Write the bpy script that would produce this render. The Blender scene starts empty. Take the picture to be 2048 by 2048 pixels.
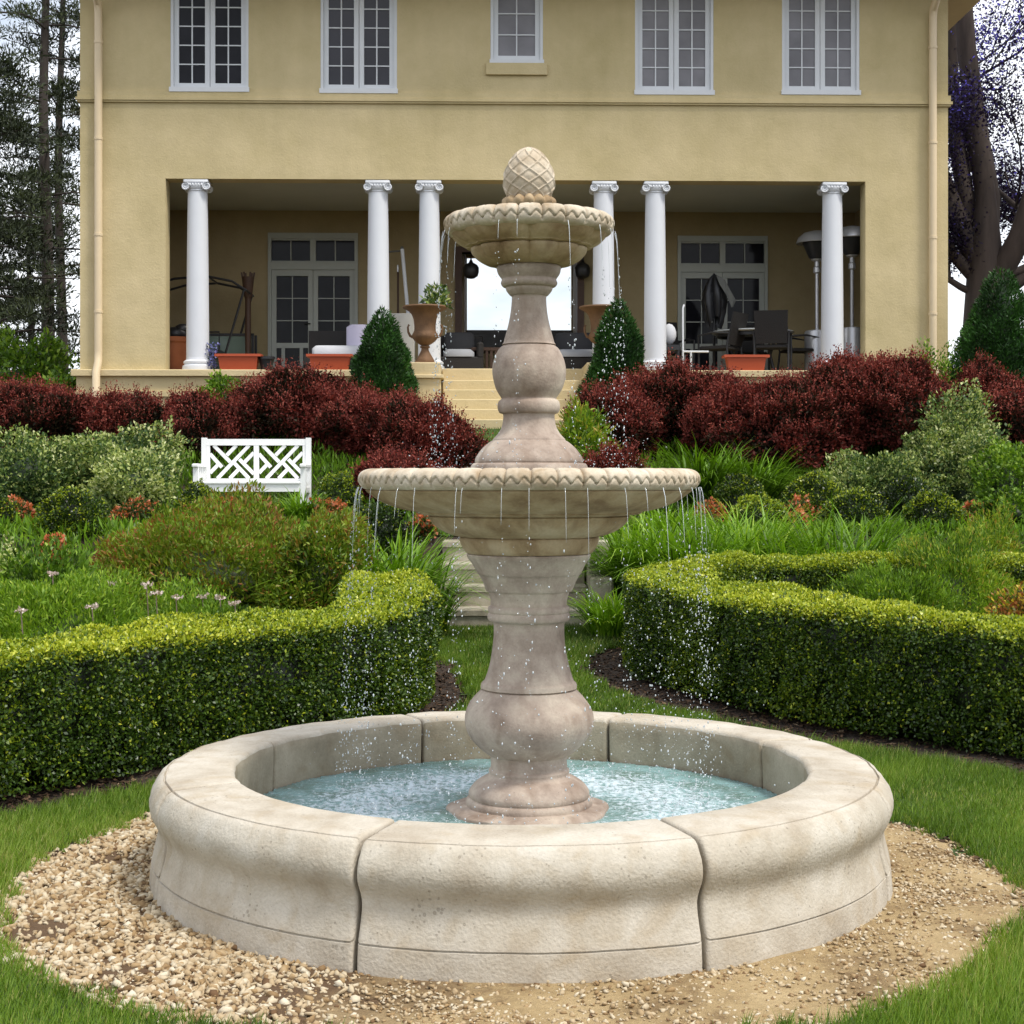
import bpy, bmesh, math, random
import numpy as np
from mathutils import Vector, Matrix

random.seed(7)
R = math.radians
SC = bpy.context.scene
COL = SC.collection

# ------------------------------------------------------------------ camera, sky, sun, exposure
F, CX, HY, EYE = 3073.0, 1024.0, 957.0, 1.6          # photo focal length / centre / horizon (2048 px frame), eye height
cam_d = bpy.data.cameras.new('camera')
cam = bpy.data.objects.new('camera', cam_d)
COL.objects.link(cam)
cam.location = (0, 0, EYE)
cam.rotation_euler = (R(90), 0, 0)
cam_d.sensor_width = 36.0
cam_d.lens = 36.0 * F / 2048.0
cam_d.shift_y = -(1024.0 - HY) / 2048.0
cam_d.clip_start = 0.05
cam_d.clip_end = 2000
SC.camera = cam

SUN_DIR = Vector((0.42, -0.31, 0.88)).normalized()
w = bpy.data.worlds.new('World')
SC.world = w
w.use_nodes = True
nt = w.node_tree
nt.nodes.clear()
out = nt.nodes.new('ShaderNodeOutputWorld')
bg = nt.nodes.new('ShaderNodeBackground')
sky = nt.nodes.new('ShaderNodeTexSky')
sky.sky_type = 'NISHITA'
sky.sun_disc = False
sky.sun_elevation = math.asin(SUN_DIR.z)
sky.sun_rotation = math.atan2(SUN_DIR.x, SUN_DIR.y)
sky.air_density = 1.0
sky.dust_density = 2.0
tc = nt.nodes.new('ShaderNodeTexCoord')
mp = nt.nodes.new('ShaderNodeMapping')
mp.inputs['Scale'].default_value = (1.0, 1.0, 2.6)
ns = nt.nodes.new('ShaderNodeTexNoise')
ns.inputs['Scale'].default_value = 2.3
ns.inputs['Detail'].default_value = 6.0
ns.inputs['Roughness'].default_value = 0.6
cr = nt.nodes.new('ShaderNodeValToRGB')
cr.color_ramp.elements[0].position = 0.36
cr.color_ramp.elements[0].color = (0.22, 0.22, 0.22, 1)
cr.color_ramp.elements[1].position = 0.62
cr.color_ramp.elements[1].color = (1, 1, 1, 1)
cl = nt.nodes.new('ShaderNodeMix')
cl.data_type = 'RGBA'
cl.inputs[7].default_value = (10.2, 10.4, 10.8, 1)      # bright even cloud, before the background strength of 0.1
nt.links.new(tc.outputs['Generated'], mp.inputs['Vector'])
nt.links.new(mp.outputs['Vector'], ns.inputs['Vector'])
nt.links.new(ns.outputs['Fac'], cr.inputs['Fac'])
nt.links.new(cr.outputs['Color'], cl.inputs[0])
nt.links.new(sky.outputs['Color'], cl.inputs[6])
nt.links.new(cl.outputs[2], bg.inputs['Color'])
bg.inputs['Strength'].default_value = 0.1
nt.links.new(bg.outputs['Background'], out.inputs['Surface'])

sun_d = bpy.data.lights.new('sun', 'SUN')
sun_d.energy = 2.0
sun_d.angle = R(12)
sun_d.color = (1.0, 0.95, 0.86)
sun = bpy.data.objects.new('sun', sun_d)
sun.location = (4, -4, 15)
sun.rotation_euler = SUN_DIR.to_track_quat('Z', 'Y').to_euler()
COL.objects.link(sun)

SC.view_settings.view_transform = 'Standard'
SC.view_settings.look = 'None'
SC.view_settings.exposure = 0.64
SC.view_settings.gamma = 1.0
SC.view_settings.use_curve_mapping = False
SC.render.engine = 'CYCLES'
SC.cycles.max_bounces = 6
SC.cycles.diffuse_bounces = 3
SC.cycles.glossy_bounces = 2
SC.cycles.transmission_bounces = 3
SC.cycles.caustics_reflective = False
SC.cycles.caustics_refractive = False

# ------------------------------------------------------------------ helpers: objects
def link(o, parent=None):
    COL.objects.link(o)
    if parent is not None:
        o.parent = parent
    return o

def tag(o, label=None, cat=None, group=None, kind=None):
    if label: o['label'] = label
    if cat: o['category'] = cat
    if group: o['group'] = group
    if kind: o['kind'] = kind
    return o

def empty(name, loc=(0, 0, 0), rz=0.0, label=None, cat=None, group=None):
    o = bpy.data.objects.new(name, None)
    o.empty_display_size = 0.2
    o.location = loc
    o.rotation_euler = (0, 0, rz)
    link(o)
    return tag(o, label, cat, group)

def copy_tree(o, parent=None):
    c = o.copy()
    COL.objects.link(c)
    c.parent = parent
    for ch in [x for x in COL.objects if x.parent == o]:
        copy_tree(ch, c)
    return c

class MB:
    """collects boxes, bars, tubes and lathes for one mesh"""
    def __init__(s):
        s.v = []; s.f = []; s.m = []; s.mi = 0
    def add(s, vs, fs):
        b = len(s.v)
        s.v += [tuple(v) for v in vs]
        s.f += [tuple(i + b for i in f) for f in fs]
        s.m += [s.mi] * len(fs)
    def box(s, x0, x1, y0, y1, z0, z1):
        vs = [(x0,y0,z0),(x1,y0,z0),(x1,y1,z0),(x0,y1,z0),(x0,y0,z1),(x1,y0,z1),(x1,y1,z1),(x0,y1,z1)]
        s.add(vs, [(0,3,2,1),(4,5,6,7),(0,1,5,4),(1,2,6,5),(2,3,7,6),(3,0,4,7)])
    def bbox(s, x0, x1, y0, y1, z0, z1, b=0.01):
        """box with a chamfer round the top and vertical edges"""
        vs = []
        for z, i in ((z0, 0), (z1 - b, 0), (z1, b)):
            a0, a1, c0, c1 = x0 + i, x1 - i, y0 + i, y1 - i
            k = b
            vs += [(a0+k,c0,z),(a1-k,c0,z),(a1,c0+k,z),(a1,c1-k,z),(a1-k,c1,z),(a0+k,c1,z),(a0,c1-k,z),(a0,c0+k,z)]
        fs = [tuple(range(7, -1, -1)), tuple(range(16, 24))]
        for r in (0, 8):
            for i in range(8):
                j = (i + 1) % 8
                fs.append((r+i, r+j, r+8+j, r+8+i))
        s.add(vs, fs)
    def bar(s, a, b, wd, th, up=(0, 0, 1)):
        a = Vector(a); b = Vector(b)
        d = (b - a).normalized()
        u = Vector(up)
        if abs(d.dot(u)) > 0.98: u = Vector((0, 1, 0))
        n = d.cross(u).normalized(); u2 = n.cross(d).normalized()
        vs = []
        for p in (a, b):
            for q, r in ((-1,-1),(1,-1),(1,1),(-1,1)):
                vs.append(p + n*(q*wd/2) + u2*(r*th/2))
        s.add(vs, [(3,2,1,0),(4,5,6,7),(0,1,5,4),(1,2,6,5),(2,3,7,6),(3,0,4,7)])
    def tube(s, pts, rad, n=8, cap=True):
        pts = [Vector(p) for p in pts]
        if not hasattr(rad, '__len__'): rad = [rad]*len(pts)
        vs = []; prev = None
        for i, p in enumerate(pts):
            d = (pts[min(i+1, len(pts)-1)] - pts[max(i-1, 0)]).normalized()
            if prev is None:
                u = Vector((0,0,1)) if abs(d.z) < 0.9 else Vector((1,0,0))
            else: u = prev
            a = d.cross(u).normalized(); bb = a.cross(d).normalized(); prev = bb
            for k in range(n):
                t = 2*math.pi*k/n
                vs.append(p + a*(math.cos(t)*rad[i]) + bb*(math.sin(t)*rad[i]))
        fs = []
        for i in range(len(pts)-1):
            for k in range(n):
                j = (k+1) % n
                fs.append((i*n+k, i*n+j, (i+1)*n+j, (i+1)*n+k))
        if cap:
            fs.append(tuple(range(n-1, -1, -1)))
            fs.append(tuple(range((len(pts)-1)*n, len(pts)*n)))
        s.add(vs, fs)
    def lathe(s, prof, n=32, c=(0,0,0), close=False, disp=None):
        """prof: list of (r,z) from bottom to top (outer side)"""
        vs = []; m = len(prof)
        for i in range(n):
            t = 2*math.pi*i/n
            for j, (r, z) in enumerate(prof):
                rr, zz = (r, z) if disp is None else disp(t, j, r, z)
                vs.append((c[0]+rr*math.cos(t), c[1]+rr*math.sin(t), c[2]+zz))
        fs = []
        for i in range(n):
            k = (i+1) % n
            for j in range(m-1):
                fs.append((i*m+j, k*m+j, k*m+j+1, i*m+j+1))
        if close:
            fs.append(tuple(i*m for i in range(n-1, -1, -1)))
            fs.append(tuple(i*m+m-1 for i in range(n)))
        s.add(vs, fs)
    def ball(s, c, rx, ry, rz, n=12, m=7):
        prof = []
        vs = []; fs = []
        for j in range(m+1):
            ph = -math.pi/2 + math.pi*j/m
            for i in range(n):
                t = 2*math.pi*i/n
                vs.append((c[0]+rx*math.cos(ph)*math.cos(t), c[1]+ry*math.cos(ph)*math.sin(t), c[2]+rz*math.sin(ph)))
        for j in range(m):
            for i in range(n):
                k = (i+1) % n
                fs.append((j*n+i, j*n+k, (j+1)*n+k, (j+1)*n+i))
        s.add(vs, fs)
    def build(s, name, mat, parent=None, smooth=None, loc=None):
        me = bpy.data.meshes.new(name)
        me.from_pydata(s.v, [], s.f)
        mats = mat if isinstance(mat, (list, tuple)) else [mat]
        for q in mats: me.materials.append(q)
        if len(mats) > 1: me.polygons.foreach_set('material_index', s.m)
        if smooth is not None:
            me.polygons.foreach_set('use_smooth', [True]*len(me.polygons))
            me.set_sharp_from_angle(angle=R(smooth))
        me.update()
        o = bpy.data.objects.new(name, me)
        if loc is not None: o.location = loc
        return link(o, parent)

def np_mesh(name, V, Q, val=None, mat=None, parent=None, smooth=False, loc=None):
    """numpy mesh: V (n,3), Q (m,k) polygons of one size, val (m,) face attribute 'v'"""
    me = bpy.data.meshes.new(name)
    V = np.ascontiguousarray(V, dtype=np.float32)
    Q = np.ascontiguousarray(Q, dtype=np.int32)
    m, k = Q.shape
    me.vertices.add(len(V)); me.vertices.foreach_set('co', V.ravel())
    me.loops.add(m*k); me.loops.foreach_set('vertex_index', Q.ravel())
    me.polygons.add(m)
    me.polygons.foreach_set('loop_start', np.arange(0, m*k, k, dtype=np.int32))
    me.polygons.foreach_set('loop_total', np.full(m, k, dtype=np.int32))
    if smooth: me.polygons.foreach_set('use_smooth', np.ones(m, dtype=bool))
    me.update(calc_edges=True)
    if val is not None:
        at = me.attributes.new('v', 'FLOAT', 'FACE')
        at.data.foreach_set('value', np.ascontiguousarray(val, dtype=np.float32))
    if mat: me.materials.append(mat)
    o = bpy.data.objects.new(name, me)
    if loc is not None: o.location = loc
    return link(o, parent)

# ------------------------------------------------------------------ helpers: materials
def new_mat(name):
    m = bpy.data.materials.new(name)
    m.use_nodes = True
    return m, m.node_tree, m.node_tree.nodes['Principled BSDF']

def plain(name, col, rough=0.6, metal=0.0, spec=0.5, var=0.12, scale=6.0, bump=0.0, bscale=40.0):
    """a surface of one colour with slight mottling and a little relief"""
    m, t, b = new_mat(name)
    co = t.nodes.new('ShaderNodeTexCoord')
    n = t.nodes.new('ShaderNodeTexNoise')
    n.inputs['Scale'].default_value = scale
    n.inputs['Detail'].default_value = 5
    t.links.new(co.outputs['Object'], n.inputs['Vector'])
    mx = t.nodes.new('ShaderNodeMix'); mx.data_type = 'RGBA'
    mx.inputs[6].default_value = tuple(c*(1-var) for c in col) + (1,)
    mx.inputs[7].default_value = tuple(min(1, c*(1+var)) for c in col) + (1,)
    t.links.new(n.outputs['Fac'], mx.inputs[0])
    t.links.new(mx.outputs[2], b.inputs['Base Color'])
    b.inputs['Roughness'].default_value = rough
    b.inputs['Metallic'].default_value = metal
    b.inputs['Specular IOR Level'].default_value = spec
    if bump:
        n2 = t.nodes.new('ShaderNodeTexNoise'); n2.inputs['Scale'].default_value = bscale; n2.inputs['Detail'].default_value = 4
        t.links.new(co.outputs['Object'], n2.inputs['Vector'])
        bp = t.nodes.new('ShaderNodeBump'); bp.inputs['Strength'].default_value = bump; bp.inputs['Distance'].default_value = 0.01
        t.links.new(n2.outputs['Fac'], bp.inputs['Height'])
        t.links.new(bp.outputs['Normal'], b.inputs['Normal'])
    return m

def leaf_mat(name, stops, transl=0.3, rough=0.5, spec=0.35, tint=(1.15, 1.2, 0.55)):
    """stops: list of (position, colour) over the face value v"""
    m, t, b = new_mat(name)
    at = t.nodes.new('ShaderNodeAttribute'); at.attribute_name = 'v'
    r = t.nodes.new('ShaderNodeValToRGB')
    els = r.color_ramp.elements
    while len(els) < len(stops): els.new(0.5)
    for e, (p, c) in zip(els, stops):
        e.position = p; e.color = tuple(c) + (1,)
    t.links.new(at.outputs['Fac'], r.inputs['Fac'])
    t.links.new(r.outputs['Color'], b.inputs['Base Color'])
    b.inputs['Roughness'].default_value = rough
    b.inputs['Specular IOR Level'].default_value = spec
    if transl > 0:
        tr = t.nodes.new('ShaderNodeBsdfTranslucent')
        mu = t.nodes.new('ShaderNodeMix'); mu.data_type = 'RGBA'; mu.blend_type = 'MULTIPLY'
        mu.inputs[0].default_value = 1.0
        mu.inputs[7].default_value = tint + (1,)
        t.links.new(r.outputs['Color'], mu.inputs[6])
        t.links.new(mu.outputs[2], tr.inputs['Color'])
        ms = t.nodes.new('ShaderNodeMixShader'); ms.inputs[0].default_value = transl
        t.links.new(b.outputs[0], ms.inputs[1]); t.links.new(tr.outputs[0], ms.inputs[2])
        t.links.new(ms.outputs[0], t.nodes['Material Output'].inputs['Surface'])
    return m

def stone_mat(name, cols, scale=3.0, pits=1.0, wet=0.0, streak=0.0, bump=0.5):
    """cast stone: three mottled tones, blotches, small pits and fine grain"""
    m, t, b = new_mat(name)
    L = t.links.new
    co = t.nodes.new('ShaderNodeTexCoord')
    n1 = t.nodes.new('ShaderNodeTexNoise'); n1.inputs['Scale'].default_value = scale; n1.inputs['Detail'].default_value = 8; n1.inputs['Roughness'].default_value = 0.62
    L(co.outputs['Object'], n1.inputs['Vector'])
    r = t.nodes.new('ShaderNodeValToRGB'); e = r.color_ramp.elements
    e[0].position = 0.35; e[0].color = tuple(cols[0]) + (1,)
    e[1].position = 0.66; e[1].color = tuple(cols[2]) + (1,)
    k = e.new(0.50); k.color = tuple(cols[1]) + (1,)
    L(n1.outputs['Fac'], r.inputs['Fac'])
    # rusty blotches
    n2 = t.nodes.new('ShaderNodeTexNoise'); n2.inputs['Scale'].default_value = scale*1.7; n2.inputs['Detail'].default_value = 6; n2.inputs['Distortion'].default_value = 0.6
    mp2 = t.nodes.new('ShaderNodeMapping'); mp2.inputs['Scale'].default_value = (1.0, 1.0, 1.0 - 0.75*streak); mp2.inputs['Location'].default_value = (3.1, 7.7, 1.3)
    L(co.outputs['Object'], mp2.inputs['Vector']); L(mp2.outputs['Vector'], n2.inputs['Vector'])
    r2 = t.nodes.new('ShaderNodeMapRange'); r2.inputs['From Min'].default_value = 0.52; r2.inputs['From Max'].default_value = 0.75; r2.inputs['To Max'].default_value = 0.75
    L(n2.outputs['Fac'], r2.inputs['Value'])
    mx = t.nodes.new('ShaderNodeMix'); mx.data_type = 'RGBA'
    L(r2.outputs['Result'], mx.inputs[0]); L(r.outputs['Color'], mx.inputs[6]); mx.inputs[7].default_value = tuple(cols[3]) + (1,)
    # grain
    n3 = t.nodes.new('ShaderNodeTexNoise'); n3.inputs['Scale'].default_value = 90; n3.inputs['Detail'].default_value = 4
    L(co.outputs['Object'], n3.inputs['Vector'])
    r3 = t.nodes.new('ShaderNodeMapRange'); r3.inputs['From Min'].default_value = 0.3; r3.inputs['From Max'].default_value = 0.7; r3.inputs['To Min'].default_value = 0.93; r3.inputs['To Max'].default_value = 1.05
    L(n3.outputs['Fac'], r3.inputs['Value'])
    mg = t.nodes.new('ShaderNodeMix'); mg.data_type = 'RGBA'; mg.blend_type = 'MULTIPLY'; mg.inputs[0].default_value = 1.0
    L(mx.outputs[2], mg.inputs[6]); L(r3.outputs['Result'], mg.inputs[7])
    # pits: sparse little holes
    vo = t.nodes.new('ShaderNodeTexVoronoi'); vo.inputs['Scale'].default_value = 46; vo.inputs['Randomness'].default_value = 1.0
    nd = t.nodes.new('ShaderNodeTexNoise'); nd.inputs['Scale'].default_value = 6
    L(co.outputs['Object'], vo.inputs['Vector']); L(co.outputs['Object'], nd.inputs['Vector'])
    th = t.nodes.new('ShaderNodeMapRange'); th.inputs['From Min'].default_value = 0.45; th.inputs['From Max'].default_value = 0.75; th.inputs['To Min'].default_value = 0.0; th.inputs['To Max'].default_value = 0.20*pits
    L(nd.outputs['Fac'], th.inputs['Value'])
    lt = t.nodes.new('ShaderNodeMath'); lt.operation = 'LESS_THAN'
    L(vo.outputs['Distance'], lt.inputs[0]); L(th.outputs['Result'], lt.inputs[1])
    mp_ = t.nodes.new('ShaderNodeMix'); mp_.data_type = 'RGBA'
    pf = t.nodes.new('ShaderNodeMath'); pf.operation = 'MULTIPLY'; pf.inputs[1].default_value = 0.5
    L(lt.outputs[0], pf.inputs[0]); L(pf.outputs[0], mp_.inputs[0])
    L(mg.outputs[2], mp_.inputs[6]); mp_.inputs[7].default_value = tuple(c*0.55 for c in cols[0]) + (1,)
    L(mp_.outputs[2], b.inputs['Base Color'])
    b.inputs['Roughness'].default_value = 0.85 - 0.5*wet
    b.inputs['Specular IOR Level'].default_value = 0.25 + 0.25*wet
    sb = t.nodes.new('ShaderNodeMath'); sb.operation = 'SUBTRACT'
    L(n3.outputs['Fac'], sb.inputs[0]); L(lt.outputs[0], sb.inputs[1])
    bp = t.nodes.new('ShaderNodeBump'); bp.inputs['Strength'].default_value = bump; bp.inputs['Distance'].default_value = 0.004
    L(sb.outputs[0], bp.inputs['Height'])
    n5 = t.nodes.new('ShaderNodeTexNoise'); n5.inputs['Scale'].default_value = 9; n5.inputs['Detail'].default_value = 3
    L(co.outputs['Object'], n5.inputs['Vector'])
    b5 = t.nodes.new('ShaderNodeBump'); b5.inputs['Strength'].default_value = 0.22; b5.inputs['Distance'].default_value = 0.006
    L(n5.outputs['Fac'], b5.inputs['Height']); L(bp.outputs['Normal'], b5.inputs['Normal'])
    L(b5.outputs['Normal'], b.inputs['Normal'])
    return m

M = {}
M['basin'] = stone_mat('basin_stone', [(.40,.345,.27), (.49,.44,.36), (.565,.52,.445), (.40,.325,.225)], 4.2, 1.5, bump=0.9)
M['basin_wet'] = stone_mat('wet_basin_stone', [(.24,.20,.14), (.34,.29,.21), (.43,.37,.28), (.22,.16,.09)], 3.0, 0.8, wet=0.3)
M['column'] = stone_mat('column_stone', [(.24,.18,.14), (.40,.32,.26), (.54,.46,.37), (.19,.12,.075)], 4.5, 0.8, wet=0.35, streak=0.9)
M['bowl'] = stone_mat('bowl_stone', [(.25,.165,.085), (.41,.30,.175), (.53,.42,.28), (.19,.105,.05)], 5.0, 0.6, wet=0.25, streak=0.8)
M['rim'] = stone_mat('rim_stone', [(.40,.32,.22), (.54,.46,.35), (.64,.57,.46), (.34,.24,.14)], 6.0, 0.4)
M['steps'] = stone_mat('garden_step_stone', [(.24,.21,.16), (.36,.32,.25), (.45,.41,.33), (.20,.17,.11)], 4.0, 0.6)

def stucco_mat(name, col, var=0.13):
    m, t, b = new_mat(name); L = t.links.new
    co = t.nodes.new('ShaderNodeTexCoord')
    n1 = t.nodes.new('ShaderNodeTexNoise'); n1.inputs['Scale'].default_value = 0.55; n1.inputs['Detail'].default_value = 9; n1.inputs['Roughness'].default_value = 0.68
    L(co.outputs['Object'], n1.inputs['Vector'])
    r = t.nodes.new('ShaderNodeValToRGB'); e = r.color_ramp.elements
    e[0].position = 0.32; e[0].color = tuple(c*(1-var)*k for c, k in zip(col, (0.98, 0.98, 0.92))) + (1,)
    e[1].position = 0.68; e[1].color = tuple(c*(1+var)*k for c, k in zip(col, (1.0, 1.0, 1.06))) + (1,)
    L(n1.outputs['Fac'], r.inputs['Fac'])
    # faint rain streaks and patches
    mp1 = t.nodes.new('ShaderNodeMapping'); mp1.inputs['Scale'].default_value = (2.6, 2.6, 0.28)
    n2 = t.nodes.new('ShaderNodeTexNoise'); n2.inputs['Scale'].default_value = 1.4; n2.inputs['Detail'].default_value = 6
    L(co.outputs['Object'], mp1.inputs['Vector']); L(mp1.outputs['Vector'], n2.inputs['Vector'])
    r2 = t.nodes.new('ShaderNodeMapRange'); r2.inputs['From Min'].default_value = 0.35; r2.inputs['From Max'].default_value = 0.7; r2.inputs['To Min'].default_value = 0.965; r2.inputs['To Max'].default_value = 1.03
    L(n2.outputs['Fac'], r2.inputs['Value'])
    mg = t.nodes.new('ShaderNodeMix'); mg.data_type = 'RGBA'; mg.blend_type = 'MULTIPLY'; mg.inputs[0].default_value = 1.0
    L(r.outputs['Color'], mg.inputs[6]); L(r2.outputs['Result'], mg.inputs[7])
    vo = t.nodes.new('ShaderNodeTexNoise'); vo.inputs['Scale'].default_value = 5.5; vo.inputs['Detail'].default_value = 10; vo.inputs['Roughness'].default_value = 0.75
    L(co.outputs['Object'], vo.inputs['Vector'])
    r5 = t.nodes.new('ShaderNodeMapRange'); r5.inputs['From Min'].default_value = 0.60; r5.inputs['From Max'].default_value = 0.78; r5.inputs['To Max'].default_value = 0.40
    L(vo.outputs['Fac'], r5.inputs['Value'])
    m5 = t.nodes.new('ShaderNodeMix'); m5.data_type = 'RGBA'; m5.inputs[7].default_value = tuple(c*.62 for c in col) + (1,)
    L(r5.outputs['Result'], m5.inputs[0]); L(mg.outputs[2], m5.inputs[6]); L(m5.outputs[2], b.inputs['Base Color'])
    b.inputs['Roughness'].default_value = 0.9
    b.inputs['Specular IOR Level'].default_value = 0.15
    n3 = t.nodes.new('ShaderNodeTexNoise'); n3.inputs['Scale'].default_value = 28; n3.inputs['Detail'].default_value = 6; n3.inputs['Roughness'].default_value = 0.7
    L(co.outputs['Object'], n3.inputs['Vector'])
    bp = t.nodes.new('ShaderNodeBump'); bp.inputs['Strength'].default_value = 0.36; bp.inputs['Distance'].default_value = 0.02
    L(n3.outputs['Fac'], bp.inputs['Height'])
    n4 = t.nodes.new('ShaderNodeTexNoise'); n4.inputs['Scale'].default_value = 1.6; n4.inputs['Detail'].default_value = 3
    L(co.outputs['Object'], n4.inputs['Vector'])
    b4 = t.nodes.new('ShaderNodeBump'); b4.inputs['Strength'].default_value = 0.35; b4.inputs['Distance'].default_value = 0.06
    L(n4.outputs['Fac'], b4.inputs['Height']); L(bp.outputs['Normal'], b4.inputs['Normal'])
    L(b4.outputs['Normal'], b.inputs['Normal'])
    return m

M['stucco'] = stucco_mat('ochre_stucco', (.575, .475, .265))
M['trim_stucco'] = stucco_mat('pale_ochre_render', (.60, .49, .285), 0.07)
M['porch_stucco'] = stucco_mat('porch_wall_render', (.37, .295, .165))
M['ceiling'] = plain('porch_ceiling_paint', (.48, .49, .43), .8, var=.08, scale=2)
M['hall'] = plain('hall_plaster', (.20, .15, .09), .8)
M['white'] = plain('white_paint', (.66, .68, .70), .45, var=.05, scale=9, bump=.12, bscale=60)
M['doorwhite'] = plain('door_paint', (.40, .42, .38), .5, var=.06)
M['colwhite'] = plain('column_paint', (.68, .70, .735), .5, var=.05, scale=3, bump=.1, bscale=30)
M['roof'] = plain('roof_tile', (.16, .12, .10), .8, var=.3, scale=14, bump=.4)
M['soffit'] = plain('soffit_paint', (.72, .64, .50), .7, var=.06)
M['pipe'] = plain('downspout_paint', (.70, .56, .36), .5, var=.05)
M['bench'] = plain('bench_paint', (.84, .85, .84), .45, var=.04, bump=.1, bscale=80)
M['black'] = plain('black_metal', (.018, .018, .02), .4, var=.3)
M['darkwicker'] = plain('dark_wicker', (.011, .009, .008), .7, var=.4, scale=60, bump=.6, bscale=120)

M['cushion'] = plain('cushion_cloth', (.30, .31, .33), .9, var=.08, scale=12, bump=.2)
M['whitecloth'] = plain('white_cushion_cloth', (.58, .59, .62), .9, var=.06, bump=.2)
M['lilac'] = plain('lilac_cloth', (.52, .49, .62), .9, var=.06)
M['terracotta'] = plain('orange_plastic', (.44, .072, .020), .5, var=.1, scale=5)
M['pot'] = plain('terracotta_clay', (.36, .12, .05), .85, var=.25, scale=5, bump=.3)
M['rust'] = plain('rusted_iron', (.15, .078, .034), .75, var=.5, scale=9, bump=.5, bscale=50)
M['steel'] = plain('brushed_steel', (.55, .55, .56), .35, metal=.55, var=.1)
M['greycloth'] = plain('grey_umbrella_cloth', (.15, .15, .135), .9, var=.2)
M['brown'] = plain('brown_wood', (.07, .035, .02), .6, var=.3, scale=8)
M['panel'] = plain('pale_board', (.62, .60, .54), .6, var=.08)
M['bluegrey'] = plain('blue_grey_paint', (.05, .075, .09), .5)
M['soil'] = plain('dark_mulch', (.035, .022, .015), .95, var=.6, scale=22, bump=1.0, bscale=60)
M['bark'] = plain('pine_bark', (.045, .035, .028), .9, var=.5, scale=5, bump=.8, bscale=14)
M['beechbark'] = plain('dark_beech_bark', (.070, .052, .042), .9, var=.7, scale=4, bump=1.0, bscale=9)
for m_ in (M['beechbark'], M['bark']):
    t_ = m_.node_tree; mp_ = t_.nodes.new('ShaderNodeMapping'); mp_.inputs['Scale'].default_value = (1.6, 1.6, .22)
    co_ = [q for q in t_.nodes if q.type == 'TEX_COORD'][0]; t_.links.new(co_.outputs['Object'], mp_.inputs['Vector'])
    for q in t_.nodes:
        if q.type == 'TEX_NOISE': t_.links.new(mp_.outputs['Vector'], q.inputs['Vector'])

def pane_mat(name, col, rough=.06, var=.2, scale=1.2, spec=.25):  # mottling paints cloudy reflections into the pane colour
    m = plain(name, col, rough, spec=spec, var=var, scale=scale)
    return m
M['pane_dark'] = pane_mat('dark_window_glass', (.016, .016, .020), .06, .95, 2.2, .12)
M['pane_grey'] = pane_mat('painted_sky_reflection_glass', (.19, .185, .20), .12, .75, 1.3)  # grey sky reflection painted as base colour, no blinds modelled
M['pane_mid'] = pane_mat('mid_dark_window_glass', (.030, .029, .038), .08, .6, 1.4, .3)

# ------------------------------------------------------------------ terrain
TZ = [(-400, 0.0), (9, 0.0), (14.25, .24), (15.4, 1.0), (19, 1.18), (22.2, 2.35), (60, 2.4), (600, 2.4)]
def gz(y):
    y = np.asarray(y, dtype=float)
    return np.interp(y, [a for a, b in TZ], [b for a, b in TZ])
def gzf(y): return float(gz(y))

def px_x(px, Y): return (px - CX) * Y / F
def px_z(py, Y): return EYE - (py - HY) * Y / F

BC = Vector((0.035, 6.34, 0.0))       # basin centre
FC = Vector((0.070, 6.34, 0.0))       # fountain axis

def build_mulch():
    g = np.random.default_rng(31)
    n = 90000
    y = 6.4+(14.2-6.4)*g.random(n); x = (g.random(n)*2-1)*4.4
    k = (np.abs(x) < .37*y+.5) & ~is_lawn(x, y) & inside_hedges(x, y) & (np.hypot(x-BC.x, y-BC.y) > 1.9)
    x, y = x[k], y[k]; n = len(x)
    a = g.random(n)*6.283; l = .008+.020*g.random(n)**2; w_ = l*(.25+.4*g.random(n)); z = gz(y)+.004+.010*g.random(n)
    t = np.stack([np.cos(a)*l, np.sin(a)*l, g.normal(size=n)*.004], 1); s_ = np.stack([-np.sin(a)*w_, np.cos(a)*w_, g.normal(size=n)*.004], 1)
    P = np.stack([x, y, z], 1)
    V = np.empty((n*4, 3)); V[0::4] = P-t; V[1::4] = P+s_; V[2::4] = P+t; V[3::4] = P-s_
    m = leaf_mat('bark_chips', [(0, (.02, .012, .008)), (.5, (.065, .038, .022)), (.85, (.14, .085, .05)), (1, (.30, .22, .14))], 0, .9, .2)
    o = np_mesh('mulch', V, np.arange(n*4).reshape(n, 4), np.clip(.42+.25*g.normal(size=n), 0, 1), m)
    tag(o, 'dark brown bark mulch strewn along the foot of the clipped hedges', 'mulch', kind='stuff')

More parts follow.
